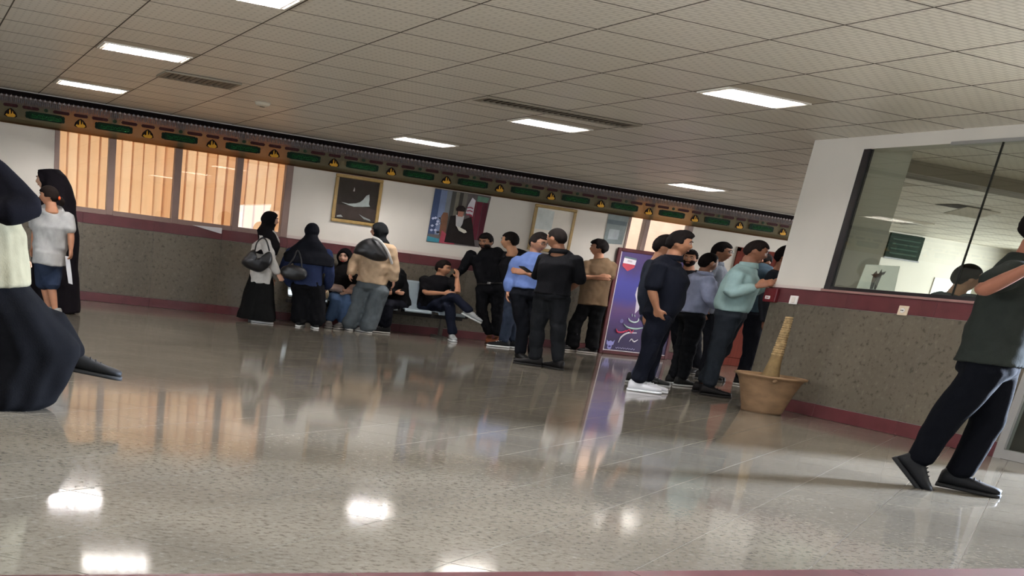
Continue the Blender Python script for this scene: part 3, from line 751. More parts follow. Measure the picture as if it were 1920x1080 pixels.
# ================================================================== people
WIDE = 1.4                        # the place is as much wider than tall
TMP = bpy.data.scenes.new('build_room')

def remesh(parts, vox, smooth=3, fac=.5):
    """union of closed shapes as one smooth surface -> vertices, faces, normals"""
    V = []; F = []
    for v, f in parts:
        k = len(V); V += [tuple(map(float, p)) for p in v]; F += [tuple(i + k for i in q) for q in f]
    me = bpy.data.meshes.new('tmp'); me.from_pydata(V, [], F); me.update()
    o = bpy.data.objects.new('tmp', me); TMP.collection.objects.link(o)
    m = o.modifiers.new('r', 'REMESH'); m.mode = 'VOXEL'; m.voxel_size = vox; m.use_smooth_shade = True
    if smooth:
        s = o.modifiers.new('s', 'SMOOTH'); s.factor = fac; s.iterations = smooth
    vl = TMP.view_layers[0]; vl.update()
    dg = vl.depsgraph; dg.update()
    ev = bpy.data.meshes.new_from_object(o.evaluated_get(dg), depsgraph=dg)
    n = len(ev.vertices)
    co_ = np.empty(n * 3, np.float32); ev.vertices.foreach_get('co', co_)
    no = np.empty(n * 3, np.float32); ev.vertices.foreach_get('normal', no)
    fs = [tuple(p.vertices) for p in ev.polygons]
    bpy.data.objects.remove(o); bpy.data.meshes.remove(me); bpy.data.meshes.remove(ev)
    return co_.reshape(-1, 3).astype(float), fs, no.reshape(-1, 3).astype(float)

def folds(V, N, amp, seed, zs=1.0):
    """cloth folds: a few slanted waves pushed along the normals"""
    r = np.random.RandomState(seed); h = np.zeros(len(V))
    for i in range(7):
        k = r.normal(size=3) * (14 + 5 * i); k[2] *= zs
        h += np.sin(V @ k + r.uniform(0, 6.28) + 1.5 * np.sin(V @ (r.normal(size=3) * 9))) / (1.5 + i * .5)
    return V + N * (h * amp)[:, None]

HEAD_A, HEAD_B, HEAD_C = .077, .098, .120
def headsurf(n):
    x, y, z = n[0] * HEAD_A, n[1] * HEAD_B, n[2] * HEAD_C
    t = min(1, max(0, -z / HEAD_C)); g = math.exp
    x *= 1 - .30 * t ** 1.7
    if y < 0 and t > .2: y *= 1 - .5 * min(1, (t - .2) / .6)
    if n[1] > 0:
        y *= 1 - .08 * t
        y = min(y, .089 + .08 * max(0, y - .089))
        ax = abs(x); front = n[1]
        gz = 0
        if -.046 < z < .02: gz = (.02 - z) / .052 if z > -.032 else max(0, 1 - (-.032 - z) / .014)
        y += .027 * g(-(x / .0125) ** 2) * gz * front
        y -= .011 * g(-((ax - .031) / .017) ** 2 - ((z - .006) / .012) ** 2)
        y += .005 * g(-((z - .028) / .010) ** 2) * (1 if ax < .05 else .3)
        y += .006 * g(-(x / .022) ** 2 - ((z + .062) / .009) ** 2)
        y -= .004 * g(-(x / .02) ** 2 - ((z + .078) / .007) ** 2)
        y += .009 * g(-(x / .026) ** 2 - ((z + .103) / .016) ** 2)
        y += .004 * g(-((ax - .046) / .015) ** 2 - ((z + .02) / .02) ** 2)
    return np.array((x, y, z))

def sphere_dirs(nl=36, nm=30):
    D = []; F = []
    for k in range(nm + 1):
        t = math.pi * (k + .02) / (nm + .04)
        for i in range(nl):
            a = 2 * math.pi * i / nl
            D.append((math.sin(t) * math.sin(a), math.sin(t) * math.cos(a), math.cos(t)))
    for k in range(nm):
        for i in range(nl):
            j = (i + 1) % nl
            F.append((k * nl + i, (k + 1) * nl + i, (k + 1) * nl + j, k * nl + j))
    F.append(tuple(range(nl))); F.append(tuple(range(nm * nl, (nm + 1) * nl))[::-1])
    return np.array(D), F
DIRS, DF = sphere_dirs()
HEADV = np.array([headsurf(d) for d in DIRS])

def sstep(a, b, x): t = np.clip((x - a) / (b - a), 0, 1); return t * t * (3 - 2 * t)

def hair_shell(style):
    out = []
    for d, p in zip(DIRS, HEADV):
        x, y, z = p
        front = .052 + .012 * (abs(x) / .06) ** 2
        if style == 'quiff': front = .06
        if style == 'pony': front = .042
        side = -.012 if style in ('short', 'quiff') else (.0 if style == 'crop' else -.02)
        back = -.065 if style not in ('long', 'pony') else -.085
        # lowest hair height as a function of y (front .. ear .. back)
        lim = front if y > .055 else (front + (side - front) * sstep(.055, .028, y) if y > .028 else (side + (.04 if abs(y) < .013 else 0) * 0 if y > -.018 else side + (back - side) * sstep(-.018, -.05, y)))
        m = float(sstep(-.008, .008, z - lim))
        th = {'short': .016, 'crop': .009, 'long': .024, 'quiff': .016, 'pony': .022}[style]
        up = max(0, d[2])
        t = th * (.55 + .6 * up)
        if style == 'quiff': t += .02 * max(0, d[1]) * up * 1.6
        if style == 'long': t += .012 * max(0, -d[1]) + .010 * max(0, d[1]) * (1 if z > .03 else 0) + .004 * math.sin(x * 190 + y * 90)
        if style in ('short', 'quiff'): t += .002 * math.sin(x * 260 + z * 120)
        out.append(p + d * (t * m - .014 * (1 - m)))
    return np.array(out)
HAIR = {}
def beard_shell():
    out = []
    for d, p in zip(DIRS, HEADV):
        x, y, z = p
        m = float(sstep(-.018, -.034, z + .55 * max(0, .045 - y)) if y > -.02 else 0)
        if abs(x) < .02 and z > -.088 and z < -.052 and y > 0: m *= 0 if abs(z + .066) < .009 else 1
        if abs(x) < .034 and z > -.043: m = 0
        out.append(p + d * (.009 * m - .012 * (1 - m)))
    return np.array(out)
def veil_shell():
    out = []
    for d, p in zip(DIRS, HEADV):
        x, y, z = p
        q = (x / .054) ** 2 + ((z + .022) / .083) ** 2
        m = float(sstep(.86, 1.15, q)) if y > .015 else 1.0
        out.append(p + d * (.016 * m - .016 * (1 - m)))
    return np.array(out)
def beard(): return beard_shell()

def person(P):
    s = P['s']; J = {k: np.array(v) for k, v in P['J'].items()}
    kind = P.get('kind', 'plain')
    rx, ry = P['root']; dl = math.hypot(rx, ry); Dv = np.array((rx / dl, ry / dl)); Uv = np.array((Dv[1], -Dv[0]))
    root = empty('person', (rx, ry, 0), label=P['label'], cat='person')
    def put(name, V, F, m, parent=root, smooth=True):
        V = np.asarray(V, float)
        X = WIDE * (V[:, 0:1] * Uv + V[:, 1:2] * Dv)
        X = np.concatenate([X, V[:, 2:3]], 1)
        me = bpy.data.meshes.new(name); me.from_pydata(X.tolist(), [], F); me.update()
        if smooth: me.polygons.foreach_set('use_smooth', [True] * len(me.polygons))
        me.materials.append(m)
        return link(name, me, parent)
    def puts(name, parts, m, parent=root):
        V = []; F = []
        for v, f in parts:
            k = len(V); V += list(v); F += [tuple(i + k for i in q) for q in f]
        return put(name, V, F, m, parent)
    cloth = lambda c: mat('cloth_' + c, c, .95, .05, .10, 14, bump=.12, bscale=120)
    ph = math.radians(P['phi']); FW = np.array((math.sin(ph), -math.cos(ph), 0)); RT = np.array((-math.cos(ph), -math.sin(ph), 0)); UP = np.array((0, 0, 1.))
    hph = math.radians(P['hphi']); pit = math.radians(P.get('hpitch', 0))
    hF = np.array((math.sin(hph) * math.cos(pit), -math.cos(hph) * math.cos(pit), -math.sin(pit)))
    hR = np.array((-math.cos(hph), -math.sin(hph), 0)); hU = np.cross(hR, hF)
    hd = J['hd']
    HB = np.stack([hR, hF, hU])
    toW = lambda Q: hd + s * (np.asarray(Q) @ HB)
    fem = 'hijab' in P or kind in ('chador', 'front')
    shw = np.linalg.norm(J['sL'] - J['sR']) / 2
    rS = unit(J['sR'] - J['sL']); rH = unit(J['hR'] - J['hL'])
    nk = J['nk']
    # ---- torso rings
    def torso(ex, hem=None, bust=.0):
        top = P.get('top', {}); belly = top.get('belly', .0)
        spec = [(J['pe'], rH, .150 * s, .105 * s), (J['wa'] * .6 + J['pe'] * .4, rH, .142 * s, .105 * s + belly * .8), (J['wa'], rH * .5 + rS * .5, .140 * s, .102 * s + belly),
                (J['ch'], rS, .160 * s, .115 * s + belly * .4), ((J['sL'] + J['sR']) / 2 - (nk - J['ch']) * .18, rS, max(.13 * s, shw * .98), .100 * s),
                ((J['sL'] + J['sR']) / 2 + (nk - J['ch']) * .06, rS, max(.10 * s, shw * .80), .080 * s), (nk, rS, .068 * s, .062 * s)]
        if hem is not None:
            lowdir = unit(J['pe'] - J['wa']); lowdir = unit(lowdir * .5 + np.array((0, 0, -1)) * .5)
            p0 = J['pe'] + lowdir * hem
            if hem >= 0: spec.insert(0, (p0, rH, .156 * s, .112 * s))
            else: spec[0] = (J['pe'] - lowdir * (-hem), rH, .146 * s, .105 * s)
            if hem < -.05: spec.pop(1)
        rings = []
        for i, (c, r, a, b) in enumerate(spec):
            sp = unit(spec[min(i + 1, len(spec) - 1)][0] - spec[max(i - 1, 0)][0])
            if i == 0 and hem is not None: sp = unit(sp * .6 + UP * .4)
            r = unit(r - sp * np.dot(r, sp)); f = np.cross(sp, r)
            rings.append((np.asarray(c, float), r * (a + ex), f * (b + ex)))
        return loft(rings, 24, 2.3)
    def arm_path(sd):
        S, E, Wr = J['s' + sd], J['e' + sd], J['w' + sd]
        return S, E, Wr
    def limb(a, b, c, radii, upto=2.0, n=12, ex=0, start=0):
        """bent limb a-b-c; radii at 0,.5,1,1.5,2; stops at parameter upto"""
        P_ = lambda t: a + (b - a) * t if t <= 1 else b + (c - b) * (t - 1)
        ts = [t for t in (start, .25, .5, .75, .92, 1.08, 1.25, 1.5, 1.75, 2.0) if start <= t < upto - .03] + [upto]
        R_ = lambda t: float(np.interp(t, (0, .5, 1, 1.35, 2), radii)) * s + ex
        pts = [P_(t) if abs(t - 1) > .1 else P_(t) for t in ts]
        return tube(pts, [R_(t) for t in ts], n)
    def hand(sd):
        S, E, Wr = arm_path(sd)
        f = unit(P.get('hands', {}).get(sd, Wr - E))
        f = np.array(f, float)
        inward = (J['pe'] * .4 + J['ch'] * .6) - Wr
        n_ = unit(inward - f * np.dot(inward, f)); w_ = np.cross(n_, f) * (1 if sd == 'R' else -1)
        if np.dot(w_, FW * .7 + UP * .5) < 0: w_ = -w_
        k = s * (.92 if fem else 1)
        pl = loft([(Wr + f * q * k, w_ * a * k, n_ * b * k) for q, a, b in ((-.02, .026, .021), (.01, .028, .02), (.04, .037, .017), (.075, .042, .015), (.095, .038, .012))], 14, 2.6)
        parts = [pl]
        for q, ln in ((.031, .066), (.0105, .080), (-.0105, .074), (-.031, .056)):
            b0 = Wr + f * .085 * k + w_ * q * k
            d1 = unit(f + n_ * .25 + w_ * q * 2); d2 = unit(f + n_ * .9 + w_ * q); d3 = unit(f * .6 + n_ * 1.2)
            p1 = b0 + d1 * ln * .5 * k; p2 = p1 + d2 * ln * .32 * k; p3 = p2 + d3 * ln * .25 * k
            parts.append(tube([b0, p1, p2, p3], [.0095 * k, .009 * k, .008 * k, .0065 * k], 8))
        t0 = Wr + f * .028 * k + w_ * .030 * k
        t1 = t0 + unit(f * .7 + w_ * .7 + n_ * .3) * .036 * k; t2 = t1 + unit(f * .95 + w_ * .15 + n_ * .4) * .030 * k
        parts.append(tube([t0, t1, t2], [.0125 * k, .011 * k, .0085 * k], 8))
        return parts
    # ---- body: one continuous skin
    skin = mat('skin_' + P['skin'], P['skin'], .55, .3, .06, 20)
    hv = toW(HEADV)
    parts = [(hv, DF)]
    for sx in (-1, 1):
        parts.append(ellipsoid(toW((sx * .079, -.006, -.006)), np.array((.009, .02, .033)) * s, 10, 8, HB))
    jaw = toW((0, -.018, -.075))
    nr = .050 * s if fem else .060 * s
    parts.append(tube([nk - UP * .05 * s, nk, jaw * .5 + nk * .5, jaw], [nr * 1.35, nr * 1.12, nr, nr * .95], 14))
    parts.append(torso(-.012 * s))
    ar = (.050, .046, .038, .040, .025) if not fem else (.044, .040, .034, .034, .022)
    for sd in 'LR':
        parts.append(limb(*arm_path(sd), ar)); parts += hand(sd)
    bot = P.get('bot', {})
    if kind not in ('front',):
        parts.append(loft([(J['pe'] + UP * .08 * s, rH * .13 * s, np.cross(UP, rH) * .09 * s), (J['pe'] - UP * .06 * s, rH * .13 * s, np.cross(UP, rH) * .09 * s)], 16))
    for sd in ('' if kind == 'front' else 'LR'):
        parts.append(limb(J['h' + sd], J['k' + sd], J['a' + sd], (.075, .066, .050, .048, .033)))
    V, F, N = remesh(parts, .0095 * max(.9, s), 2, .4)
    body = put('body', V, F, skin)
    # ---- face
    def at(x, z):
        i = np.argmin((HEADV[:, 0] - x) ** 2 + (HEADV[:, 2] - z) ** 2 + (HEADV[:, 1] < 0) * 9); p = HEADV[i]; return np.array((x, p[1], z))
    dark = mat('brow_dark', '1a1310', .8, .2)
    if P.get('face', True):
        for sx in (-1, 1):
            p = at(sx * .031, .006)
            e = put('eye', *ellipsoid(toW(p + (0, .0015, 0)), np.array((.0135, .006, .0062)) * s, 12, 8, HB), mat('eye_white', 'b3a89e', .35, .5))
            put('iris', *ellipsoid(toW(p + (0, .0062, 0)), np.array((.0062, .002, .0058)) * s, 10, 6, HB), mat('iris_dark', '120c0a', .3, .5), e)
            q = [at(sx * x, z) + np.array((0, .004, 0)) for x, z in ((.014, .026), (.03, .032), (.048, .026))]
            puts('eyebrow', [tube([toW(v) for v in q], [.003 * s, .0048 * s, .0025 * s], 6)], dark)
        p = at(0, -.0655)
        lip = mat('lips_' + P.get('lips', '7a4238'), P.get('lips', '7a4238'), .5, .3)
        put('mouth', *ellipsoid(toW(p + (0, .002, 0)), np.array((.024, .006, .0075)) * s, 12, 8, HB), lip)
    hair = P.get('hair')
    if hair:
        st = hair['style']
        if st not in HAIR: HAIR[st] = hair_shell(st)
        hs = [(toW(HAIR[st]), DF)]
        hm = mat('hair_' + hair['col'], hair['col'], .85, .08, .3, 60, stretch=(1, 1, .2))
        h = puts('hair', hs, hm)
        if st == 'pony':
            t = [(0, -.09, .0), (0, -.125, -.02), (0, -.14, -.05), (.0, -.14, -.085), (.0, -.13, -.11)]
            puts('ponytail', [tube([toW(q) for q in t], [.02 * s, .03 * s, .032 * s, .026 * s, .01 * s], 12)], hm)
            tie = [(.018 * math.cos(a), -.112 + .010 * math.sin(a), -.012 + .018 * math.sin(a)) for a in np.linspace(0, 6.28, 14)]
            puts('hair_tie', [tube([toW(q) for q in tie], .014, 8)], mat('orange_tie', 'd9521f', .6, .3))
    if P.get('beard'):
        if 'beard' not in HAIR: HAIR['beard'] = beard_shell()
        put('beard', toW(HAIR['beard']), DF, mat('hair_' + P['beard'], P['beard'], .8, .2, .3, 60))
    if P.get('glasses'):
        gm = mat('spectacle_frame', '17130f', .3, .5); gp = []
        for sx in (-1, 1):
            c = np.array((sx * .033, .098, .004))
            gp.append(tube([toW(c + np.array((.024 * math.cos(a), 0, .017 * math.sin(a)))) for a in np.linspace(0, 6.28, 18)], .0024 * s, 6))
            gp.append(tube([toW(c + np.array((sx * .024, 0, .006))), toW((sx * .076, .06, .008)), toW((sx * .082, -.005, .008))], .0024 * s, 6))
        gp.append(tube([toW((-.01, .1, .007)), toW((.01, .1, .007))], .0024 * s, 6))
        puts('glasses', gp, gm)
    # ---- clothes
    top = P.get('top')
    if top:
        ex = top.get('loose', .02)
        ar2 = tuple(a + .012 for a in ar)
        sl = top['sleeve']
        parts = [torso(ex * .75 + .008, top.get('hem', 0))]
        for sd in 'LR':
            parts.append(limb(*arm_path(sd), ar2, min(2, sl) - (.02 if sl >= 2 else 0), 14, ex * .45))
        V, F, N = remesh(parts, .0125, 4)
        V = folds(V, N, .0056 if sl > 1.2 else .0045, len(P['label']), .8)
        put('shirt' if sl > 1.2 or top.get('hem', 0) < 0 else 'short_sleeve_top', V, F, cloth(top['col']))
        if P.get('sleeve2'):
            for sd in 'LR':
                V, F, N = remesh([limb(*arm_path(sd), tuple(a + .018 for a in ar), 1.7, 14, .012, .95)], .0125, 2)
                put('sleeve', folds(V, N, .004, 3), F, cloth(P['sleeve2']))
        if not P.get('hijab'):
            c = nk + UP * .012 * s + FW * .004
            if P.get('collar'):
                rg = [(c - UP * .03 * s, RT * .098 * s, FW * .088 * s), (c + UP * .028 * s, RT * .076 * s, FW * .074 * s), (c + UP * .028 * s, RT * .070 * s, FW * .068 * s), (c - UP * .02 * s, RT * .08 * s, FW * .072 * s)]
                put('collar', *loft(rg, 20), cloth(top['col']))
    if bot:
        k = bot['kind']; lo = bot.get('loose', .02); pf = np.cross(UP, rH)
        if k == 'skirt':
            fl_ = bot.get('flare', .26); low = (J['aL'] + J['aR']) / 2
            rg = []
            for t, wd in ((-.12, .145), (0, .17), (.25, .2), (.5, .215), (.75, .235), (.93, .26), (1, .262)):
                c = J['pe'] + (low - J['pe']) * max(0, t) + UP * (.12 * s if t < 0 else 0)
                if t == 1: c[2] = .035
                rg.append((c, RT * wd * s * fl_ / .26, FW * wd * .86 * s * fl_ / .26))
            V, F = loft(rg, 48)
            V = np.array(V); n = 48
            for r in range(len(rg)):
                c = rg[r][0]
                for i in range(n):
                    q = V[r * n + i] - c; V[r * n + i] = c + q * (1 + .05 * (r / 6) * math.sin(i * 2 * math.pi / n * 9) + .02 * (r / 6) * math.sin(i * 1.3))
            V, F, N = remesh([(V, F)], .014, 1)
            put('skirt', folds(V, N, .003, 5, .3), F, cloth(bot['col']))
        else:
            rad = {'trousers': (.088, .076, .060, .055, .047), 'wide': (.092, .086, .078, .078, .080), 'shorts': (.088, .082, .074, .074, .07)}[k]
            sp = unit(J['wa'] - J['pe']); r_ = unit(rH - sp * np.dot(rH, sp)); f_ = np.cross(sp, r_)
            wt = J['pe'] * .45 + J['wa'] * .55
            parts = [loft([(wt, r_ * (.142 * s + lo * .4), f_ * (.105 * s + lo * .4)), (J['pe'] + (wt - J['pe']) * .4, r_ * (.158 * s + lo * .4), f_ * (.115 * s + lo * .4)), (J['pe'] - sp * .05 * s, r_ * (.160 * s + lo * .5), f_ * (.118 * s + lo * .5)), (J['pe'] - sp * .10 * s, r_ * .12 * s, f_ * .09 * s)], 22, 2.2)]
            end = bot.get('end', 1.93)
            for sd in 'LR':
                a = J['h' + sd]
                parts.append(limb(a, J['k' + sd], J['a' + sd], rad, end, 14, lo * .7))
            V, F, N = remesh(parts, .013, 4)
            low = V[:, 2] < J['kL'][2] + .05
            put('shorts' if k == 'shorts' else 'trousers', folds(V, N, .0055, len(P['label']) + 3, .9), F, cloth(bot['col']))
            if P.get('belt'):
                c = J['pe'] * .45 + J['wa'] * .55 + sp * .0
                put('belt', *loft([(c - sp * .022, r_ * (.156 * s + lo * .4), f_ * (.118 * s + lo * .4)), (c + sp * .018, r_ * (.154 * s + lo * .4), f_ * (.116 * s + lo * .4))], 26, 2.2), mat('leather_' + P['belt'], P['belt'], .5, .4))
                bc = c + FW * (.118 * s + lo * .4 + .004)
                if top['hem'] < -.05: put('buckle', *loft([(bc - UP * .018, RT * .022, FW * .004), (bc + UP * .018, RT * .022, FW * .004)], 4), MATS['alu'])
    # ---- veil
    def veil(col, cape, w_):
        if 'veil' not in HAIR: HAIR['veil'] = veil_shell()
        cc = toW((0, -.012, -.07)); sm = (J['sL'] + J['sR']) / 2
        ends = nk - UP * cape
        sh = max(shw, .15 * s)
        rg = [(toW((0, -.02, .03)), hR * .082 * s, hF * .085 * s), (cc, hR * .078 * s, hF * .086 * s), (cc * .45 + nk * .55, RT * .083 * s * w_, FW * .088 * s * w_), (nk - UP * .01, RT * (.115 * s) * w_, FW * .105 * s * w_),
              (sm + UP * .0, RT * (sh + .022) * min(w_, 1.05), FW * .125 * s * w_), (sm * .6 + ends * .4, RT * (sh + .045) * w_, FW * .155 * s * w_), (ends, RT * (sh + .04) * w_, FW * .162 * s * w_)]
        return [(toW(HAIR['veil']), DF), loft(rg, 26)]
    if P.get('hijab'):
        h = P['hijab']
        V, F, N = remesh(veil(h['col'], h['cape'], h['w']), .0115, 2)
        put('headscarf', folds(V, N, .003, 11, .7), F, mat('scarf_' + h['col'], h['col'], .95, .05, .12, 12, bump=.1, bscale=90))
    # ---- draped sheets (chador, cape, tunic, long skirt)
    for nm, col, rows_, *fr in P.get('sheets', []):
        rg = [(np.array((q[0], q[1], q[2])), np.array((q[3], 0, -q[5] / 2)), np.array((0, q[4], 0))) for q in rows_]
        V, F = loft(rg, 64); V = np.array(V); n = 64
        k = fr[0] if fr else 0
        if k:
            for r in range(len(rg)):
                c = rg[r][0]; t = r / (len(rg) - 1)
                for i in range(n):
                    a = i * 2 * math.pi / n; q = V[r * n + i] - c
                    V[r * n + i] = c + q * (1 + .03 * (.3 + .7 * t) * math.sin(a * (k * 2 + 3) + 1) * (1 - abs(math.cos(a)) ** 6))
        parts = [(V, F)]
        if nm in ('chador',): parts += veil(col, .2, .95)
        if nm == 'cape': parts += [(toW(veil_shell()), DF)] + [limb(*arm_path('R'), tuple(a + .02 for a in ar), 1.9, 14, .02)]
        if nm == 'skirt': parts.append(tube([J['kL'], J['kL'] * .5 + J['aL'] * .5, J['aL'] + np.array((-.02, 0, .03))], [.09, .07, .05], 14))
        V, F, N = remesh(parts, .0135, 2)
        put(nm, folds(V, N, .005, 21, .5), F, cloth(col))
    # ---- shoes
    for sd in P.get('feet', 'LR'):
        a = J['a' + sd]
        yaw, pt = P.get('toe', {}).get(sd, (P['phi'] + (8 if sd == 'R' else -8) * 1, 0))
        y_, p_ = math.radians(yaw), math.radians(pt)
        f = np.array((math.sin(y_) * math.cos(p_), -math.cos(y_) * math.cos(p_), math.sin(p_))); r = np.array((-math.cos(y_), -math.sin(y_), 0)); u = np.cross(r, f)
        base = a - u * .085 * s
        if abs(pt) < 1: base[2] = 0.002
        prof = ((-.075, .022, .085), (-.062, .034, .108), (-.02, .038, .104), (.03, .039, .088), (.08, .043, .07), (.125, .047, .056), (.165, .044, .048), (.190, .030, .04), (.198, .012, .034))
        up = loft([(base + f * x * s + u * (.018 + h / 2) * s, r * w_ * s, u * (h / 2) * s) for x, w_, h in prof], 16, 2.4)
        sole = loft([(base + f * (x * 1.03) * s + u * .012 * s, r * (w_ + .004) * s, u * .013 * s) for x, w_, h in prof], 16, 4)
        sh = put('shoe', *up, mat('shoe_' + P.get('shoe', '1a1a1a'), P.get('shoe', '1a1a1a'), .6, .15))
        put('sole', *sole, mat('sole_' + P.get('sole', '2a2a2a'), P.get('sole', '2a2a2a'), .7, .2), sh)
        laces = []
        for i in range(3):
            x, h = ((.045, .088), (.07, .079), (.095, .069))[i]
            c = base + f * x * s + u * (h + .014) * s
            laces.append(tube([c - r * .022 * s - u * .006 * s, c + u * .004 * s, c + r * .022 * s - u * .006 * s], .0035 * s, 5))
        puts('laces', laces, mat('lace_' + P.get('sole', '2a2a2a'), P.get('sole', '2a2a2a'), .8, .2), sh)
    return root
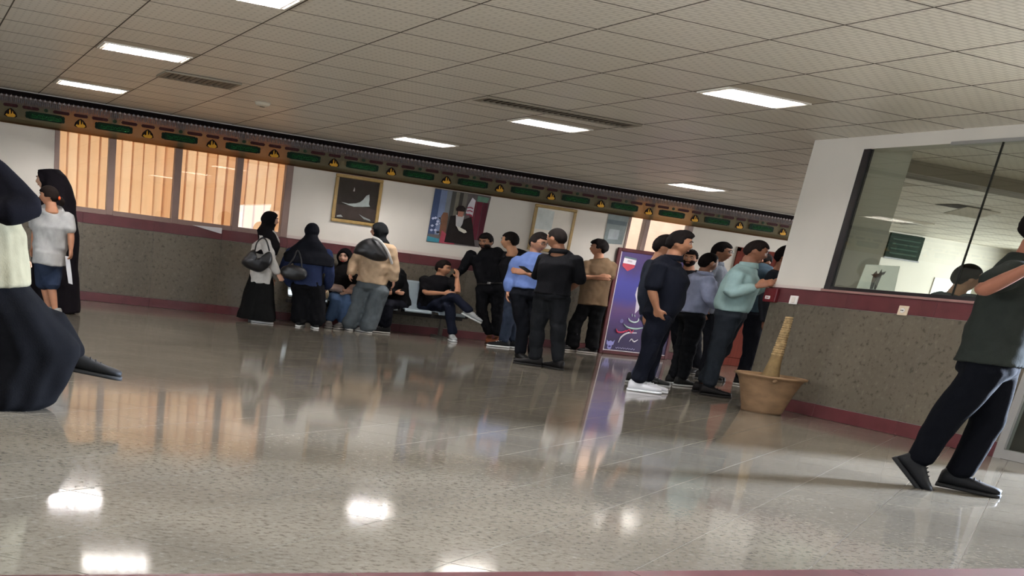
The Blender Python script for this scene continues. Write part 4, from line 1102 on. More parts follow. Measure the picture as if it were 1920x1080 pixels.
PEOPLE = [{'name': 'front',
  'root': [0.736, 6.529],
  'phi': 90,
  'hphi': 90,
  's': 0.926,
  'J': {'pe': [-0.157, 0.0, 0.792],
        'hd': [-0.288, 0.0, 1.41],
        'nk': [-0.311, 0.0, 1.257],
        'ch': [-0.259, 0.0, 1.099],
        'wa': [-0.196, 0.0, 0.908],
        'sL': [-0.186, 0.15, 1.227],
        'hL': [-0.138, 0.05, 0.738],
        'kL': [0.052, 0.05, 0.481],
        'aL': [0.192, 0.05, 0.287],
        'eL': [-0.125, 0.25, 1.031],
        'wL': [-0.069, 0.25, 0.8],
        'sR': [-0.186, -0.1, 1.206],
        'hR': [-0.157, -0.083, 0.773],
        'kR': [-0.069, -0.1, 0.424],
        'aR': [-0.096, -0.1, 0.039],
        'eR': [-0.033, -0.18, 1.055],
        'wR': [-0.131, -0.25, 1.008]},
  'toe': {'L': (90, -8)},
  'skin': 'b98a6c',
  'label': 'woman walking in black cape, beige tunic and long black skirt, cut off by left edge',
  'kind': 'front',
  'feet': 'L',
  'sheets': [('cape', '0d0c10',
              [[-0.302, 0, 1.616, 0.005, 0.03, -0.002], [-0.303, 0, 1.579, 0.04, 0.09, -0.015], [-0.296, 0, 1.495, 0.071, 0.13, -0.026], [-0.289, 0, 1.397, 0.078, 0.14, -0.028], [-0.268, 0, 1.313, 0.083, 0.13, -0.03],
               [-0.255, 0, 1.26, 0.117, 0.17, -0.041], [-0.241, 0, 1.2, 0.145, 0.2, -0.05], [-0.229, 0, 1.155, 0.167, 0.22, -0.057], [-0.215, 0, 1.091, 0.188, 0.23, -0.063], [-0.208, 0, 1.047, 0.198, 0.23, -0.065],
               [-0.21, 0, 1.007, 0.192, 0.22, -0.062], [-0.23, 0, 0.974, 0.164, 0.2, -0.053]]),
             ('tunic', '79735d',
              [[-0.208, 0, 1.01, 0.15, 0.17, -0.048], [-0.203, 0, 0.987, 0.159, 0.18, -0.052], [-0.208, 0, 0.958, 0.146, 0.17, -0.047], [-0.197, 0, 0.895, 0.162, 0.19, -0.051], [-0.194, 0, 0.76, 0.169, 0.2, -0.051],
               [-0.192, 0, 0.633, 0.178, 0.215, -0.052]],
              8),
             ('skirt', '0b0b0d',
              [[-0.201, 0, 0.73, 0.143, 0.16, -0.043], [-0.192, 0, 0.638, 0.164, 0.18, -0.048], [-0.158, 0, 0.52, 0.215, 0.22, -0.061], [-0.127, 0, 0.416, 0.256, 0.22, -0.07], [-0.103, 0, 0.327, 0.288, 0.21, -0.077],
               [-0.104, 0, 0.268, 0.291, 0.2, -0.076], [-0.12, 0, 0.196, 0.281, 0.21, -0.071], [-0.14, 0, 0.08, 0.265, 0.22, -0.065], [-0.155, 0, 0.012, 0.251, 0.22, -0.06], [-0.179, 0, -0.027, 0.218, 0.2, -0.052]],
              5)],
  'face': False},
 {'name': 'chador',
  'root': [2.014, 14.963],
  'phi': -100,
  'hphi': -95,
  's': 0.949,
  'J': {'pe': [-0.052, 0.0, 0.88],
        'hd': [-0.149, 0.0, 1.532],
        'nk': [-0.11, -0.006, 1.375],
        'ch': [-0.09, -0.004, 1.207],
        'wa': [-0.066, -0.001, 1.004],
        'sL': [-0.133, -0.188, 1.341],
        'hL': [-0.067, -0.084, 0.861],
        'kL': [-0.059, -0.09, 0.473],
        'aL': [0.011, -0.103, 0.081],
        'eL': [-0.113, -0.24, 1.056],
        'wL': [-0.169, -0.23, 0.819],
        'sR': [-0.069, 0.176, 1.341],
        'hR': [-0.037, 0.084, 0.861],
        'kR': [-0.026, 0.097, 0.473],
        'aR': [0.045, 0.093, 0.081],
        'eR': [-0.032, 0.218, 1.056],
        'wR': [-0.089, 0.228, 0.819]},
  'kind': 'chador',
  'skin': 'c39a80',
  'sheets': [('chador', '151215',
              [[-0.138, 0, 1.655, 0.097, 0.09, -0.033], [-0.095, 0, 1.59, 0.111, 0.12, -0.037], [-0.064, 0, 1.474, 0.131, 0.14, -0.044], [-0.061, 0, 1.292, 0.175, 0.17, -0.058], [-0.059, 0, 0.984, 0.201, 0.2, -0.064],
               [-0.056, 0, 0.543, 0.216, 0.22, -0.066], [-0.052, 0, 0.157, 0.228, 0.24, -0.067], [-0.052, 0, -0.014, 0.238, 0.25, -0.068]],
              4)],
  'label': 'woman in full black chador standing behind the girl in white tee',
  'feet': ''},
 {'name': 'child',
  'root': [1.814, 14.146],
  'phi': -120,
  'hphi': -100,
  's': 0.8,
  'J': {'pe': [-0.041, 0.0, 0.636],
        'hd': [-0.056, 0.0, 1.332],
        'nk': [-0.031, -0.014, 1.2],
        'ch': [-0.031, 0.0, 0.976],
        'wa': [-0.038, -0.003, 0.777],
        'sL': [-0.151, 0.12, 1.122],
        'hL': [-0.077, -0.062, 0.62],
        'kL': [-0.072, 0.1, 0.317],
        'aL': [-0.029, 0.1, 0.074],
        'eL': [-0.166, 0.15, 0.925],
        'wL': [-0.18, 0.1, 0.744],
        'sR': [0.091, -0.03, 1.141],
        'hR': [-0.005, 0.062, 0.62],
        'kR': [-0.011, -0.02, 0.321],
        'aR': [0.022, -0.02, 0.079],
        'eR': [0.136, -0.08, 0.943],
        'wR': [0.14, -0.08, 0.779]},
  'top': {'col': 'a5a4a0', 'sleeve': 0.75, 'hem': 0.06, 'loose': 0.045},
  'bot': {'kind': 'shorts', 'col': '2b3446', 'loose': 0.025, 'end': 0.92},
  'shoe': '8d8a84',
  'sole': 'cfcac4',
  'skin': 'b07c5e',
  'hair': {'col': '1c1512', 'style': 'pony'},
  'label': 'girl in white tee and denim shorts with orange hair tie'},
 {'name': 'white',
  'root': [5.41, 17.103],
  'phi': 100,
  'hphi': 85,
  's': 0.926,
  'J': {'pe': [-0.017, 0.0, 0.621],
        'hd': [0.015, 0.0, 1.488],
        'nk': [-0.019, -0.006, 1.335],
        'ch': [-0.018, -0.004, 1.092],
        'wa': [-0.018, -0.001, 0.8],
        'sL': [0.077, 0.15, 1.176],
        'hL': [-0.031, 0.082, 0.602],
        'kL': [-0.005, 0.094, 0.462],
        'aL': [-0.044, 0.091, 0.079],
        'eL': [0.042, 0.191, 0.898],
        'wL': [0.096, 0.2, 0.667],
        'sR': [-0.013, -0.15, 1.179],
        'hR': [-0.003, -0.082, 0.602],
        'kR': [0.027, -0.088, 0.462],
        'aR': [-0.01, -0.101, 0.079],
        'eR': [0.079, -0.2, 0.892],
        'wR': [0.161, -0.2, 0.753]},
  'top': {'col': 'b9b6af', 'sleeve': 2, 'hem': 0.05, 'loose': 0.03},
  'bot': {'kind': 'skirt', 'col': '141414', 'flare': 0.27},
  'hijab': {'col': '131213', 'cape': 0.34, 'w': 1.0},
  'shoe': 'd8d5d0',
  'sole': 'e8e6e0',
  'skin': 'c0957c',
  'label': 'woman in white jacket and black headscarf with bag by the window'},
 {'name': 'denim',
  'root': [6.2, 16.987],
  'phi': 178,
  'hphi': 178,
  's': 0.903,
  'J': {'pe': [-0.051, 0.0, 0.638],
        'hd': [-0.072, 0.0, 1.407],
        'nk': [-0.072, -0.032, 1.258],
        'ch': [-0.065, -0.021, 1.047],
        'wa': [-0.056, -0.008, 0.793],
        'sL': [-0.265, 0.0, 1.095],
        'hL': [-0.132, 0.003, 0.62],
        'kL': [-0.113, 0.021, 0.45],
        'aL': [-0.096, -0.024, 0.077],
        'eL': [-0.348, -0.05, 0.811],
        'wL': [-0.242, 0.1, 0.59],
        'sR': [0.119, 0.0, 1.139],
        'hR': [0.03, -0.003, 0.62],
        'kR': [0.068, 0.015, 0.45],
        'aR': [0.094, -0.03, 0.077],
        'eR': [0.19, 0.0, 0.84],
        'wR': [0.165, 0.15, 0.613]},
  'top': {'col': '2a3350', 'sleeve': 2, 'hem': 0.02, 'loose': 0.035},
  'bot': {'kind': 'wide', 'col': '131315', 'loose': 0.05},
  'hijab': {'col': '17181d', 'cape': 0.33, 'w': 1.2},
  'shoe': '1a1a1a',
  'sole': 'dcdad6',
  'skin': 'c0957c',
  'label': 'woman seen from behind in navy denim jacket and black headscarf',
  'face': False},
 {'name': 'seatedsmile',
  'root': [6.834, 17.55],
  'phi': -8,
  'hphi': -12,
  's': 1.029,
  'J': {'pe': [0.07, 0.38, 0.488],
        'hd': [0.048, 0.38, 1.103],
        'nk': [0.063, 0.38, 0.957],
        'ch': [0.065, 0.38, 0.798],
        'wa': [0.068, 0.38, 0.605],
        'sL': [0.187, 0.36, 0.876],
        'hL': [0.137, 0.34, 0.466],
        'kL': [0.147, -0.05, 0.465],
        'aL': [0.109, 0.0, 0.091],
        'eL': [0.221, 0.25, 0.65],
        'wL': [0.138, 0.1, 0.574],
        'sR': [-0.045, 0.36, 0.873],
        'hR': [0.008, 0.34, 0.462],
        'kR': [0.022, -0.05, 0.462],
        'aR': [-0.039, 0.0, 0.101],
        'eR': [-0.071, 0.3, 0.62],
        'wR': [0.11, 0.12, 0.594]},
  'top': {'col': '161414', 'sleeve': 1.0, 'hem': 0.0, 'loose': 0.02},
  'bot': {'kind': 'trousers', 'col': '40536e', 'loose': 0.02},
  'hijab': {'col': '121112', 'cape': 0.2, 'w': 0.85},
  'shoe': '6a6560',
  'sole': '9a948c',
  'sleeve2': 'b59d92',
  'skin': 'd0a48c',
  'lips': 'a3262c',
  'label': 'smiling woman in black headscarf and jeans seated on the bench'},
 {'name': 'beige',
  'root': [7.184, 17.309],
  'phi': -145,
  'hphi': -92,
  's': 0.949,
  'J': {'pe': [0.094, 0.0, 0.725],
        'hd': [0.106, 0.0, 1.541],
        'nk': [0.152, 0.0, 1.399],
        'ch': [0.132, 0.0, 1.17],
        'wa': [0.108, 0.0, 0.893],
        'sL': [-0.035, 0.1, 1.245],
        'hL': [0.009, 0.05, 0.645],
        'kL': [-0.035, 0.03, 0.335],
        'aL': [-0.095, 0.03, 0.058],
        'eL': [-0.132, 0.12, 1.038],
        'wL': [-0.151, 0.02, 0.865],
        'sR': [0.259, -0.05, 1.311],
        'hR': [0.205, -0.05, 0.679],
        'kR': [0.166, -0.05, 0.337],
        'aR': [0.12, -0.05, 0.065],
        'eR': [0.324, -0.05, 1.059],
        'wR': [0.348, -0.05, 0.847]},
  'top': {'col': 'b59c7f', 'sleeve': 2, 'hem': -0.03, 'loose': 0.05},
  'bot': {'kind': 'wide', 'col': '52585b', 'loose': 0.045},
  'hijab': {'col': '18191a', 'cape': 0.2, 'w': 0.9},
  'shoe': '8f8c86',
  'sole': 'b9b5ad',
  'skin': 'b98a70',
  'label': 'woman in beige shirt and grey jeans with white strap across back'},
 {'name': 'seatedblack',
  'root': [7.746, 17.55],
  'phi': -60,
  'hphi': -60,
  's': 0.914,
  'J': {'pe': [0.135, 0.36, 0.469],
        'hd': [-0.053, 0.36, 1.153],
        'nk': [-0.003, 0.36, 1.001],
        'ch': [0.044, 0.36, 0.82],
        'wa': [0.101, 0.36, 0.602],
        'sL': [0.134, 0.4, 0.938],
        'hL': [0.19, 0.36, 0.443],
        'kL': [0.03, -0.02, 0.466],
        'aL': [0.031, 0.0, 0.109],
        'eL': [0.197, 0.35, 0.668],
        'wL': [0.075, 0.1, 0.646],
        'sR': [-0.048, 0.3, 0.935],
        'hR': [0.059, 0.3, 0.442],
        'kR': [-0.074, 0.0, 0.482],
        'aR': [-0.009, 0.0, 0.12],
        'eR': [-0.03, 0.2, 0.661],
        'wR': [0.099, 0.05, 0.659]},
  'top': {'col': '111112', 'sleeve': 1.9, 'hem': 0.0, 'loose': 0.05},
  'bot': {'kind': 'trousers', 'col': '17181e', 'loose': 0.035},
  'hijab': {'col': '111112', 'cape': 0.36, 'w': 1.1},
  'shoe': '1b1a1a',
  'sole': 'bdb8b0',
  'skin': 'b98a70',
  'label': 'seated woman in loose black coat behind the beige shirt woman'},
 {'name': 'seatedman',
  'root': [8.928, 17.28],
  'phi': 50,
  'hphi': 62,
  's': 0.994,
  'J': {'pe': [-0.331, 0.44, 0.499],
        'hd': [-0.241, 0.42, 1.119],
        'nk': [-0.277, 0.42, 0.934],
        'ch': [-0.306, 0.42, 0.791],
        'wa': [-0.335, 0.42, 0.648],
        'sL': [-0.107, 0.34, 0.943],
        'hL': [-0.235, 0.38, 0.49],
        'kL': [-0.087, -0.02, 0.56],
        'aL': [0.002, 0.0, 0.104],
        'eL': [-0.016, 0.08, 0.756],
        'wL': [-0.053, 0.2, 0.985],
        'sR': [-0.441, 0.46, 0.916],
        'hR': [-0.314, 0.42, 0.476],
        'kR': [-0.047, -0.08, 0.703],
        'aR': [0.17, -0.12, 0.496],
        'eR': [-0.409, 0.26, 0.699],
        'wR': [-0.181, 0.1, 0.729]},
  'top': {'col': '131214', 'sleeve': 0.8, 'hem': 0.02, 'loose': 0.02},
  'bot': {'kind': 'trousers', 'col': '181b26', 'loose': 0.012},
  'shoe': '8f918f',
  'sole': 'b9bbb8',
  'toe': {'R': (80, -25), 'L': (10, 0)},
  'skin': 'a9785a',
  'hair': {'col': '17110f', 'style': 'short'},
  'label': 'seated man in black polo with crossed legs and chin on hand',
  'hands': {'L': (-0.1, -0.1, 1)}},
 {'name': 'beard',
  'root': [9.842, 17.52],
  'phi': -5,
  'hphi': -28,
  's': 1.029,
  'J': {'pe': [-0.13, 0.0, 0.899],
        'hd': [-0.285, 0.0, 1.612],
        'nk': [-0.271, 0.036, 1.442],
        'ch': [-0.223, 0.024, 1.258],
        'wa': [-0.165, 0.009, 1.035],
        'sL': [-0.031, 0.0, 1.45],
        'hL': [-0.038, -0.008, 0.878],
        'kL': [0.002, 0.0, 0.504],
        'aL': [0.052, 0.02, 0.142],
        'eL': [0.055, 0.0, 1.201],
        'wL': [0.061, 0.05, 0.929],
        'sR': [-0.433, 0.0, 1.405],
        'hR': [-0.222, 0.008, 0.878],
        'kR': [-0.188, -0.06, 0.501],
        'aR': [-0.041, 0.02, 0.143],
        'eR': [-0.514, 0.0, 1.121],
        'wR': [-0.608, 0.12, 0.996]},
  'hpitch': 14,
  'top': {'col': '121214', 'sleeve': 2, 'hem': -0.07, 'loose': 0.015},
  'bot': {'kind': 'trousers', 'col': '121214', 'loose': 0.012},
  'belt': '1c1816',
  'shoe': '6b3a22',
  'sole': '3a241a',
  'skin': '8a6148',
  'hair': {'col': '14100f', 'style': 'short'},
  'beard': '1a1311',
  'label': 'bearded man in black shirt leaning on the wall, arm stretched left'},
 {'name': 'jacket',
  'root': [9.787, 16.882],
  'phi': -70,
  'hphi': -105,
  's': 1.029,
  'J': {'pe': [-0.009, 0.0, 0.882],
        'hd': [-0.192, 0.0, 1.642],
        'nk': [-0.132, 0.0, 1.481],
        'ch': [-0.09, 0.0, 1.277],
        'wa': [-0.04, 0.0, 1.032],
        'sL': [0.008, 0.0, 1.461],
        'hL': [0.023, -0.087, 0.861],
        'kL': [-0.001, 0.06, 0.461],
        'aL': [0.049, 0.08, 0.107],
        'eL': [0.088, 0.1, 1.173],
        'wL': [0.03, 0.079, 0.916],
        'sR': [-0.198, 0.08, 1.417],
        'hR': [-0.041, 0.087, 0.861],
        'kR': [-0.044, -0.05, 0.457],
        'aR': [-0.049, -0.05, 0.081],
        'eR': [-0.111, 0.2, 1.101],
        'wR': [-0.032, 0.2, 0.903]},
  'top': {'col': '151517', 'sleeve': 2, 'hem': 0.03, 'loose': 0.025},
  'bot': {'kind': 'trousers', 'col': '2c3340', 'loose': 0.02},
  'shoe': '19191b',
  'sole': 'd9d9d6',
  'skin': 'b28464',
  'hair': {'col': '15110f', 'style': 'short'},
  'label': 'man in black jacket and jeans facing left behind blue shirt man'},
 {'name': 'blue',
  'root': [8.552, 14.207],
  'phi': 15,
  'hphi': 45,
  's': 1.006,
  'J': {'pe': [-0.093, 0.0, 0.91],
        'hd': [-0.077, 0.0, 1.559],
        'nk': [-0.087, 0.034, 1.393],
        'ch': [-0.089, 0.022, 1.229],
        'wa': [-0.092, 0.009, 1.031],
        'sL': [0.063, 0.0, 1.326],
        'hL': [-0.006, 0.023, 0.89],
        'kL': [0.056, 0.05, 0.475],
        'aL': [0.088, 0.06, 0.07],
        'eL': [0.122, 0.0, 1.106],
        'wL': [0.072, -0.05, 0.909],
        'sR': [-0.242, 0.0, 1.314],
        'hR': [-0.18, -0.023, 0.89],
        'kR': [-0.078, -0.02, 0.47],
        'aR': [-0.048, -0.02, 0.067],
        'eR': [-0.286, 0.03, 1.056],
        'wR': [-0.282, -0.02, 0.887]},
  'hpitch': 10,
  'top': {'col': '5f73a3', 'sleeve': 1.9, 'hem': -0.04, 'loose': 0.03},
  'bot': {'kind': 'trousers', 'col': '15161a', 'loose': 0.015},
  'belt': '151414',
  'shoe': '151414',
  'sole': '242222',
  'skin': 'a87a60',
  'hair': {'col': '1b1513', 'style': 'short'},
  'glasses': True,
  'label': 'man in light blue shirt and glasses, hand in pocket',
  'collar': True},
 {'name': 'phone',
  'root': [8.333, 13.209],
  'phi': -155,
  'hphi': -128,
  's': 1.006,
  'J': {'pe': [-0.09, 0.0, 0.936],
        'hd': [-0.149, 0.0, 1.592],
        'nk': [-0.106, 0.0, 1.438],
        'ch': [-0.101, 0.0, 1.267],
        'wa': [-0.094, 0.0, 1.062],
        'sL': [-0.219, 0.12, 1.361],
        'hL': [-0.152, 0.05, 0.88],
        'kL': [-0.167, 0.05, 0.505],
        'aL': [-0.13, 0.03, 0.078],
        'eL': [-0.261, 0.2, 1.124],
        'wL': [-0.376, 0.32, 1.15],
        'sR': [0.054, -0.03, 1.383],
        'hR': [-0.014, 0.0, 0.896],
        'kR': [0.022, -0.03, 0.527],
        'aR': [0.088, -0.05, 0.096],
        'eR': [0.137, 0.0, 1.137],
        'wR': [0.035, 0.22, 0.97]},
  'hpitch': 8,
  'top': {'col': '141416', 'sleeve': 1.1, 'hem': 0.02, 'loose': 0.022},
  'bot': {'kind': 'trousers', 'col': '1b1c1e', 'loose': 0.022},
  'shoe': '161414',
  'sole': '201e1d',
  'skin': '96694f',
  'hair': {'col': '171311', 'style': 'crop'},
  'toe': {'L': (-95, 0), 'R': (-140, 0)},
  'label': 'man in black polo seen from behind holding a phone',
  'hands': {'L': (-1, 0.2, 0.1)},
  'collar': True},
 {'name': 'tan',
  'root': [11.907, 17.75],
  'phi': -50,
  'hphi': -80,
  's': 1.017,
  'J': {'pe': [-0.032, 0.0, 0.862],
        'hd': [-0.102, 0.0, 1.758],
        'nk': [-0.07, 0.023, 1.59],
        'ch': [-0.057, 0.015, 1.343],
        'wa': [-0.041, 0.006, 1.044],
        'sL': [0.098, 0.08, 1.51],
        'hL': [0.045, 0.03, 0.847],
        'kL': [0.053, 0.03, 0.455],
        'aL': [0.081, 0.03, 0.07],
        'eL': [0.109, -0.05, 1.269],
        'wL': [-0.195, -0.22, 1.271],
        'sR': [-0.197, -0.03, 1.479],
        'hR': [-0.102, -0.03, 0.841],
        'kR': [-0.189, -0.05, 0.444],
        'aR': [-0.17, -0.03, 0.057],
        'eR': [-0.231, -0.15, 1.24],
        'wR': [-0.027, -0.22, 1.288]},
  'top': {'col': '62503d', 'sleeve': 0.85, 'hem': 0.05, 'loose': 0.045},
  'bot': {'kind': 'wide', 'col': '111112', 'loose': 0.012},
  'shoe': '201e1d',
  'sole': 'a59d95',
  'skin': 'a9785c',
  'hair': {'col': '14100f', 'style': 'long'},
  'label': 'young man in tan tee with folded arms beside purple poster'},
 {'name': 'queue',
  'root': [9.002, 11.914],
  'phi': 85,
  'hphi': 85,
  's': 1.017,
  'J': {'pe': [-0.069, 0.0, 0.835],
        'hd': [-0.117, 0.0, 1.607],
        'nk': [-0.149, 0.003, 1.439],
        'ch': [-0.122, 0.002, 1.234],
        'wa': [-0.089, 0.001, 0.986],
        'sL': [-0.131, 0.201, 1.397],
        'hL': [-0.061, 0.091, 0.815],
        'kL': [-0.002, 0.1, 0.507],
        'aL': [0.005, 0.1, 0.045],
        'eL': [-0.157, 0.254, 1.092],
        'wL': [-0.096, 0.249, 0.837],
        'sR': [-0.166, -0.194, 1.397],
        'hR': [-0.077, -0.091, 0.815],
        'kR': [-0.02, -0.103, 0.507],
        'aR': [-0.111, 0.0, 0.044],
        'eR': [-0.201, -0.242, 1.092],
        'wR': [-0.14, -0.248, 0.837]},
  'top': {'col': '23262e', 'sleeve': 2, 'hem': 0.02, 'loose': 0.02},
  'bot': {'kind': 'trousers', 'col': '34384a', 'loose': 0.015},
  'shoe': '1b1a1a',
  'sole': '9a9894',
  'skin': '9a6d52',
  'hair': {'col': '14100f', 'style': 'short'},
  'label': 'man hidden behind navy shirt man, only dark hair showing'},
 {'name': 'navy',
  'root': [8.261, 10.974],
  'phi': 92,
  'hphi': 82,
  's': 1.006,
  'J': {'pe': [-0.012, 0.0, 0.867],
        'hd': [0.012, 0.0, 1.602],
        'nk': [-0.016, 0.0, 1.438],
        'ch': [0.01, 0.0, 1.195],
        'wa': [0.014, 0.0, 0.981],
        'sL': [0.005, 0.17, 1.37],
        'hL': [0.005, 0.09, 0.84],
        'kL': [0.013, 0.12, 0.499],
        'aL': [-0.001, 0.14, 0.121],
        'eL': [0.008, 0.2, 1.114],
        'wL': [0.03, 0.14, 0.943],
        'sR': [-0.094, -0.17, 1.341],
        'hR': [-0.011, -0.09, 0.84],
        'kR': [-0.024, -0.08, 0.502],
        'aR': [-0.051, -0.08, 0.106],
        'eR': [-0.113, -0.23, 1.099],
        'wR': [-0.044, -0.2, 0.914]},
  'top': {'col': '11131a', 'sleeve': 0.95, 'hem': 0.03, 'loose': 0.028, 'belly': 0.012},
  'bot': {'kind': 'trousers', 'col': '12141c', 'loose': 0.022},
  'shoe': 'cfcfd2',
  'sole': 'e4e4e6',
  'skin': '8f6349',
  'hair': {'col': '14100f', 'style': 'quiff'},
  'label': 'man in navy short sleeve shirt and white shoes, back of the queue',
  'collar': True},
 {'name': 'face',
  'root': [11.985, 14.947],
  'phi': -15,
  'hphi': -10,
  's': 0.983,
  'J': {'pe': [-0.159, 0.0, 0.857],
        'hd': [-0.253, 0.0, 1.666],
        'nk': [-0.238, 0.033, 1.504],
        'ch': [-0.211, 0.022, 1.284],
        'wa': [-0.179, 0.008, 1.019],
        'sL': [-0.046, -0.014, 1.459],
        'hL': [-0.074, -0.023, 0.837],
        'kL': [0.018, -0.044, 0.49],
        'aL': [0.107, 0.002, 0.084],
        'eL': [0.009, 0.002, 1.164],
        'wL': [-0.006, -0.055, 0.918],
        'sR': [-0.416, 0.085, 1.459],
        'hR': [-0.244, 0.023, 0.837],
        'kR': [-0.172, 0.006, 0.49],
        'aR': [-0.092, 0.055, 0.084],
        'eR': [-0.456, 0.126, 1.164],
        'wR': [-0.471, 0.069, 0.918]},
  'top': {'col': '1e1f24', 'sleeve': 2, 'hem': 0.02, 'loose': 0.02},
  'bot': {'kind': 'trousers', 'col': '15161a', 'loose': 0.015},
  'shoe': '1b1a1a',
  'sole': '55524e',
  'skin': '9a6c50',
  'hair': {'col': '14100f', 'style': 'short'},
  'beard': '17110f',
  'label': 'bearded man whose face shows between navy shirt and grey shirt men'},
 {'name': 'spectacles',
  'root': [11.51, 13.851],
  'phi': 80,
  'hphi': 75,
  's': 1.029,
  'J': {'pe': [-0.115, 0.0, 0.921],
        'hd': [-0.173, 0.0, 1.751],
        'nk': [-0.204, 0.006, 1.581],
        'ch': [-0.174, 0.004, 1.357],
        'wa': [-0.137, 0.002, 1.086],
        'sL': [-0.168, 0.204, 1.535],
        'hL': [-0.099, 0.091, 0.9],
        'kL': [-0.014, 0.098, 0.513],
        'aL': [-0.012, 0.112, 0.087],
        'eL': [-0.19, 0.26, 1.226],
        'wL': [-0.129, 0.25, 0.969],
        'sR': [-0.238, -0.191, 1.535],
        'hR': [-0.131, -0.091, 0.9],
        'kR': [-0.049, -0.105, 0.513],
        'aR': [-0.049, -0.101, 0.087],
        'eR': [-0.277, -0.236, 1.226],
        'wR': [-0.217, -0.247, 0.969]},
  'top': {'col': '6f757e', 'sleeve': 2, 'hem': 0.02, 'loose': 0.02},
  'bot': {'kind': 'trousers', 'col': '15161a', 'loose': 0.015},
  'shoe': '1b1a1a',
  'sole': '55524e',
  'skin': '80573f',
  'hair': {'col': '14100f', 'style': 'short'},
  'glasses': True,
  'label': 'tall man with glasses and grey shirt in the middle of the queue',
  'collar': True},
 {'name': 'grey',
  'root': [9.795, 12.345],
  'phi': 125,
  'hphi': 125,
  's': 0.937,
  'J': {'pe': [-0.013, 0.0, 0.884],
        'hd': [0.013, 0.0, 1.512],
        'nk': [0.002, 0.0, 1.371],
        'ch': [-0.003, 0.0, 1.205],
        'wa': [-0.009, 0.0, 1.006],
        'sL': [-0.066, 0.17, 1.334],
        'hL': [-0.018, 0.08, 0.856],
        'kL': [-0.025, 0.1, 0.466],
        'aL': [-0.04, 0.1, 0.053],
        'eL': [-0.048, 0.2, 1.128],
        'wL': [-0.002, 0.232, 0.894],
        'sR': [0.048, -0.17, 1.315],
        'hR': [0.019, -0.08, 0.863],
        'kR': [0.03, -0.08, 0.484],
        'aR': [0.035, -0.08, 0.082],
        'eR': [0.097, -0.22, 1.094],
        'wR': [0.208, -0.15, 0.998]},
  'top': {'col': '80869a', 'sleeve': 1.9, 'hem': -0.02, 'loose': 0.03},
  'bot': {'kind': 'trousers', 'col': '111214', 'loose': 0.02},
  'belt': '161414',
  'shoe': '161616',
  'sole': 'b9b9b6',
  'skin': '7d5640',
  'hair': {'col': '110d0c', 'style': 'crop'},
  'label': 'man in pale grey blue shirt with his back turned, between queueing men',
  'collar': True},
 {'name': 'teal',
  'root': [11.842, 13.456],
  'phi': 80,
  'hphi': 100,
  's': 0.983,
  'J': {'pe': [-0.057, 0.0, 1.014],
        'hd': [-0.146, 0.1, 1.688],
        'nk': [-0.134, 0.1, 1.597],
        'ch': [-0.108, 0.066, 1.399],
        'wa': [-0.076, 0.025, 1.16],
        'sL': [-0.077, 0.2, 1.546],
        'hL': [-0.042, 0.087, 0.994],
        'kL': [0.02, 0.1, 0.53],
        'aL': [0.033, 0.1, 0.045],
        'eL': [0.019, 0.25, 1.534],
        'wL': [0.094, 0.2, 1.572],
        'sR': [-0.105, -0.1, 1.528],
        'hR': [-0.072, -0.087, 0.994],
        'kR': [-0.016, -0.03, 0.528],
        'aR': [-0.022, -0.05, 0.06],
        'eR': [0.004, -0.15, 1.486],
        'wR': [0.086, -0.1, 1.535]},
  'hpitch': 35,
  'top': {'col': '36454f', 'sleeve': 1.9, 'hem': 0.02, 'loose': 0.03},
  'bot': {'kind': 'trousers', 'col': '14151a', 'loose': 0.03},
  'shoe': '1b1a1a',
  'sole': 'b9b5ad',
  'skin': '8a5d46',
  'hair': {'col': '120e0d', 'style': 'crop'},
  'label': 'man in teal shirt leaning on the counter ahead of mint shirt man'},
 {'name': 'mint',
  'root': [9.504, 11.289],
  'phi': 92,
  'hphi': 90,
  's': 0.994,
  'J': {'pe': [-0.011, 0.0, 0.964],
        'hd': [0.055, 0.0, 1.65],
        'nk': [0.022, 0.0, 1.488],
        'ch': [0.004, 0.0, 1.272],
        'wa': [-0.011, 0.0, 1.079],
        'sL': [0.036, 0.17, 1.427],
        'hL': [0.008, 0.09, 0.931],
        'kL': [-0.016, 0.1, 0.536],
        'aL': [-0.093, 0.12, 0.125],
        'eL': [0.071, 0.2, 1.198],
        'wL': [0.222, 0.15, 1.311],
        'sR': [-0.029, -0.16, 1.396],
        'hR': [-0.017, -0.08, 0.927],
        'kR': [-0.049, -0.08, 0.537],
        'aR': [-0.03, -0.1, 0.098],
        'eR': [-0.065, -0.22, 1.161],
        'wR': [0.127, -0.24, 1.273]},
  'hpitch': 12,
  'top': {'col': '8fa9a6', 'sleeve': 1.85, 'hem': -0.01, 'loose': 0.03, 'belly': 0.025},
  'bot': {'kind': 'trousers', 'col': '22262b', 'loose': 0.025},
  'belt': '15120f',
  'shoe': '141212',
  'sole': '1b1918',
  'skin': '8d5f48',
  'hair': {'col': '1c1614', 'style': 'crop'},
  'label': 'man in pale mint shirt leaning towards the pier, front of queue',
  'collar': True},
 {'name': 'sliver',
  'root': [10.75, 11.55],
  'phi': 80,
  'hphi': 80,
  's': 0.994,
  'J': {'pe': [-0.083, 0.0, 0.922],
        'hd': [-0.238, 0.0, 1.674],
        'nk': [-0.261, 0.006, 1.51],
        'ch': [-0.201, 0.004, 1.31],
        'wa': [-0.128, 0.002, 1.069],
        'sL': [-0.22, 0.197, 1.469],
        'hL': [-0.068, 0.088, 0.902],
        'kL': [-0.001, 0.094, 0.496],
        'aL': [-0.011, 0.108, 0.085],
        'eL': [-0.241, 0.252, 1.171],
        'wL': [-0.182, 0.241, 0.922],
        'sR': [-0.288, -0.184, 1.469],
        'hR': [-0.099, -0.088, 0.902],
        'kR': [-0.035, -0.101, 0.496],
        'aR': [-0.048, -0.098, 0.085],
        'eR': [-0.326, -0.228, 1.171],
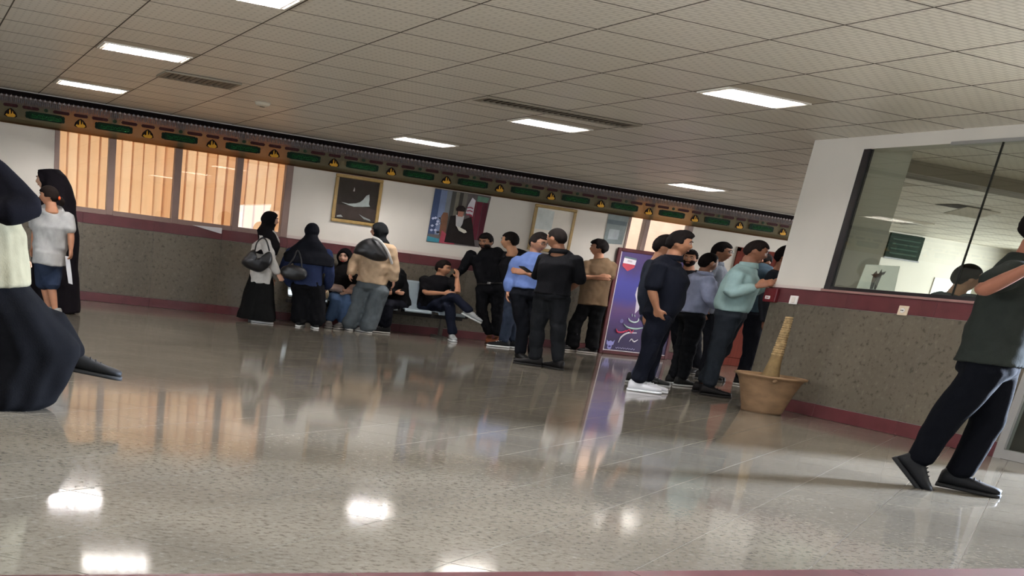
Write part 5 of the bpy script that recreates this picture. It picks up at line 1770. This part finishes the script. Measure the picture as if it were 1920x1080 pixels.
        'wR': [-0.267, -0.239, 0.922]},
  'top': {'col': '2a2c31', 'sleeve': 2, 'hem': 0.02, 'loose': 0.02},
  'bot': {'kind': 'trousers', 'col': '15161a', 'loose': 0.015},
  'shoe': '1b1a1a',
  'sole': '55524e',
  'skin': '8a5d46',
  'hair': {'col': '120e0d', 'style': 'short'},
  'label': 'person behind the pier, only a sliver of dark hair showing'},
 {'name': 'rightman',
  'root': [6.797, 5.503],
  'phi': 95,
  'hphi': 95,
  's': 1.017,
  'J': {'pe': [-0.018, 0.0, 0.837],
        'hd': [0.015, 0.0, 1.658],
        'nk': [-0.003, 0.0, 1.501],
        'ch': [-0.011, 0.0, 1.224],
        'wa': [-0.022, 0.0, 0.977],
        'sL': [0.021, 0.19, 1.417],
        'hL': [0.013, 0.09, 0.807],
        'kL': [0.06, 0.1, 0.477],
        'aL': [0.018, 0.08, 0.096],
        'eL': [0.06, 0.22, 1.161],
        'wL': [0.15, 0.2, 1.009],
        'sR': [-0.043, -0.19, 1.396],
        'hR': [-0.018, -0.09, 0.812],
        'kR': [-0.115, -0.08, 0.466],
        'aR': [-0.162, -0.08, 0.16],
        'eR': [-0.145, -0.3, 1.245],
        'wR': [0.019, -0.46, 1.408]},
  'top': {'col': '262925', 'sleeve': 0.62, 'hem': 0.0, 'loose': 0.03},
  'bot': {'kind': 'trousers', 'col': '0b0c10', 'loose': 0.02},
  'shoe': '131314',
  'sole': '191919',
  'toe': {'R': (90, -50), 'L': (92, -3)},
  'skin': '8c5a45',
  'hair': {'col': '120e0d', 'style': 'short'},
  'label': 'man in dark grey tee walking at right, head beyond the frame'},
 {'name': 'office',
  'root': [10.3, 9.25],
  'phi': 120,
  'hphi': 120,
  's': 1.017,
  'J': {'pe': [0.053, 0.0, 0.943],
        'hd': [0.151, 0.0, 1.552],
        'nk': [0.113, -0.018, 1.384],
        'ch': [0.093, -0.012, 1.234],
        'wa': [0.068, -0.004, 1.054],
        'sL': [0.005, 0.153, 1.353],
        'hL': [0.007, 0.079, 0.923],
        'kL': [-0.009, 0.098, 0.507],
        'aL': [-0.08, 0.077, 0.086],
        'eL': [-0.046, 0.181, 1.048],
        'wL': [0.006, 0.212, 0.794],
        'sR': [0.204, -0.191, 1.353],
        'hR': [0.099, -0.079, 0.923],
        'kR': [0.092, -0.078, 0.507],
        'aR': [0.027, -0.108, 0.086],
        'eR': [0.203, -0.25, 1.048],
        'wR': [0.256, -0.22, 0.794]},
  'top': {'col': '4a4d52', 'sleeve': 0.9, 'hem': 0.0, 'loose': 0.03},
  'bot': {'kind': 'trousers', 'col': '15161a', 'loose': 0.015},
  'shoe': '1b1a1a',
  'sole': '55524e',
  'skin': 'a9785c',
  'hair': {'col': '120e0d', 'style': 'short'},
  'label': 'dark haired man standing inside the office behind the glass'}]
for P_ in PEOPLE: person(P_)
bpy.data.scenes.remove(TMP)

# ================================================================== things people carry
leather = mat('black_leather', '1d1c1d', .45, .4, .1, 10)
def pouch(name, label, loc, face, poly, depth, m, straps, strap_m=None, sr=.012):
    """slouchy bag: outline poly (x right, z up) in the plane facing the direction face, bulged to both sides"""
    o = empty(name, loc, label=label, cat='bag')
    f = unit((face[0], face[1], 0)); r = np.array((-f[1], f[0], 0)); P2 = np.array(poly, float); n = len(P2)
    # round the outline
    for _ in range(2):
        Q = np.roll(P2, -1, 0); P2 = np.stack([P2 * .75 + Q * .25, P2 * .25 + Q * .75], 1).reshape(-1, 2)
    c = P2.mean(0); n = len(P2); V = []; F = []
    for y, k in ((-1, .3), (-.85, .66), (-.5, .9), (0, 1), (.5, .9), (.85, .66), (1, .3)):
        for q in P2:
            p = c + (q - c) * k; V.append(r * p[0] + f * y * depth + np.array((0, 0, p[1])))
    for k in range(6):
        for i in range(n): F.append((k * n + i, k * n + (i + 1) % n, (k + 1) * n + (i + 1) % n, (k + 1) * n + i))
    F.append(tuple(range(n))[::-1]); F.append(tuple(range(6 * n, 7 * n)))
    V = np.array(V); V += f * (.008 * np.sin(V[:, 2:3] * 38 + V[:, 0:1] * 21))
    MB().add(V, F).build('bag_body', m, o, True)
    for st in straps:
        MB().add(*tube(flow([r * p[0] + np.array((0, 0, p[1])) + f * p[2] for p in st]), sr, 8)).build('strap', strap_m or m, o, True)
    return o
pouch('shoulder_bag', 'large black bag on the shoulder of the white jacket woman', (5.189, 16.732, 0.904), (-0.302, -0.953), [[-0.266, -0.049], [-0.194, -0.117], [-0.076, -0.156], [0.049, -0.18], [0.162, -0.099], [0.23, 0.021], [0.183, 0.15], [0.098, 0.111], [0.042, 0.03], [-0.046, 0.02], [-0.044, 0.155], [-0.137, 0.115]], 0.09, leather, [[(-0.057, 0.124, 0.02), (-0.037, 0.237, 0.05), (0.036, 0.312, 0.02), (0.104, 0.275, 0.05), (0.159, 0.148, 0.03)]])
pouch('handbag', 'black handbag behind the denim jacket woman', (5.773, 16.696, 0.789), (-0.343, -0.939), [[-0.225, 0.011], [-0.182, -0.075], [-0.037, -0.113], [0.127, -0.102], [0.211, -0.047], [0.2, 0.044], [0.111, 0.095], [-0.039, 0.108], [-0.167, 0.079]], 0.07, leather, [[(-0.101, 0.086, 0.02), (-0.032, 0.192, 0.0), (0.019, 0.311, -0.03), (0.081, 0.213, 0.0), (0.113, 0.08, 0.02)]])
pouch('crossbody_bag', 'rounded black bag with white strap on the back of the beige shirt woman', (7.098, 16.955, 1.234), (-0.383, -0.924), [[-0.276, -0.039], [-0.239, 0.059], [-0.149, 0.139], [-0.037, 0.182], [0.066, 0.17], [0.169, 0.104], [0.251, 0.012], [0.299, -0.077], [0.247, -0.129], [0.097, -0.146], [-0.026, -0.12], [-0.151, -0.079], [-0.253, -0.075]], 0.1, leather, [[(0.012, 0.193, 0.06), (0.09, 0.17, 0.09), (0.175, 0.11, 0.1), (0.255, 0.026, 0.09), (0.311, -0.06, 0.06), (0.36, -0.148, 0.0)]], mat('strap_white', 'c9c6c0', .7, .2), .02)
pouch('small_bag', 'small beige bag beside the smiling seated woman', (6.626, 17.501, 0.504), (-0.363, -0.932), [[-0.086, 0.041], [-0.006, 0.099], [0.06, 0.065], [0.073, -0.031], [0.019, -0.087], [-0.06, -0.087]], 0.06, mat('beige_cloth', '8c7f68', .9, .1, .1, 12), [[(-0.061, 0.052, 0.0), (-0.02, 0.146, 0.0), (0.042, 0.072, 0.0)]])
o = empty('mobile_phone', (7.83, 13.40, 1.185), math.radians(25), label='dark phone in the hand of the man in black polo', cat='phone')
Mx = Matrix.Rotation(math.radians(15), 4, 'Y')
MB().bevbox(-.11, .11, -.045, .045, -.006, .006, .004, Mx).build('case', mat('phone_black', '121212', .3, .5), o)
MB().box(-.10, .10, -.04, .04, .0062, .0072, Mx).build('screen', mat('phone_glass', '1c2128', .1, .6), o)
o = tag(MB().prism([(0, 0), (.05, 0), (.085, -.2), (.10, -.31), (.05, -.3), (.02, -.15)], (1.93, 14.02, .70), (1, -.13, 0), (0, 0, 1), (0, .004, 0)).build('folded_paper', 'paper'), 'folded white paper in the hand of the girl', 'paper')
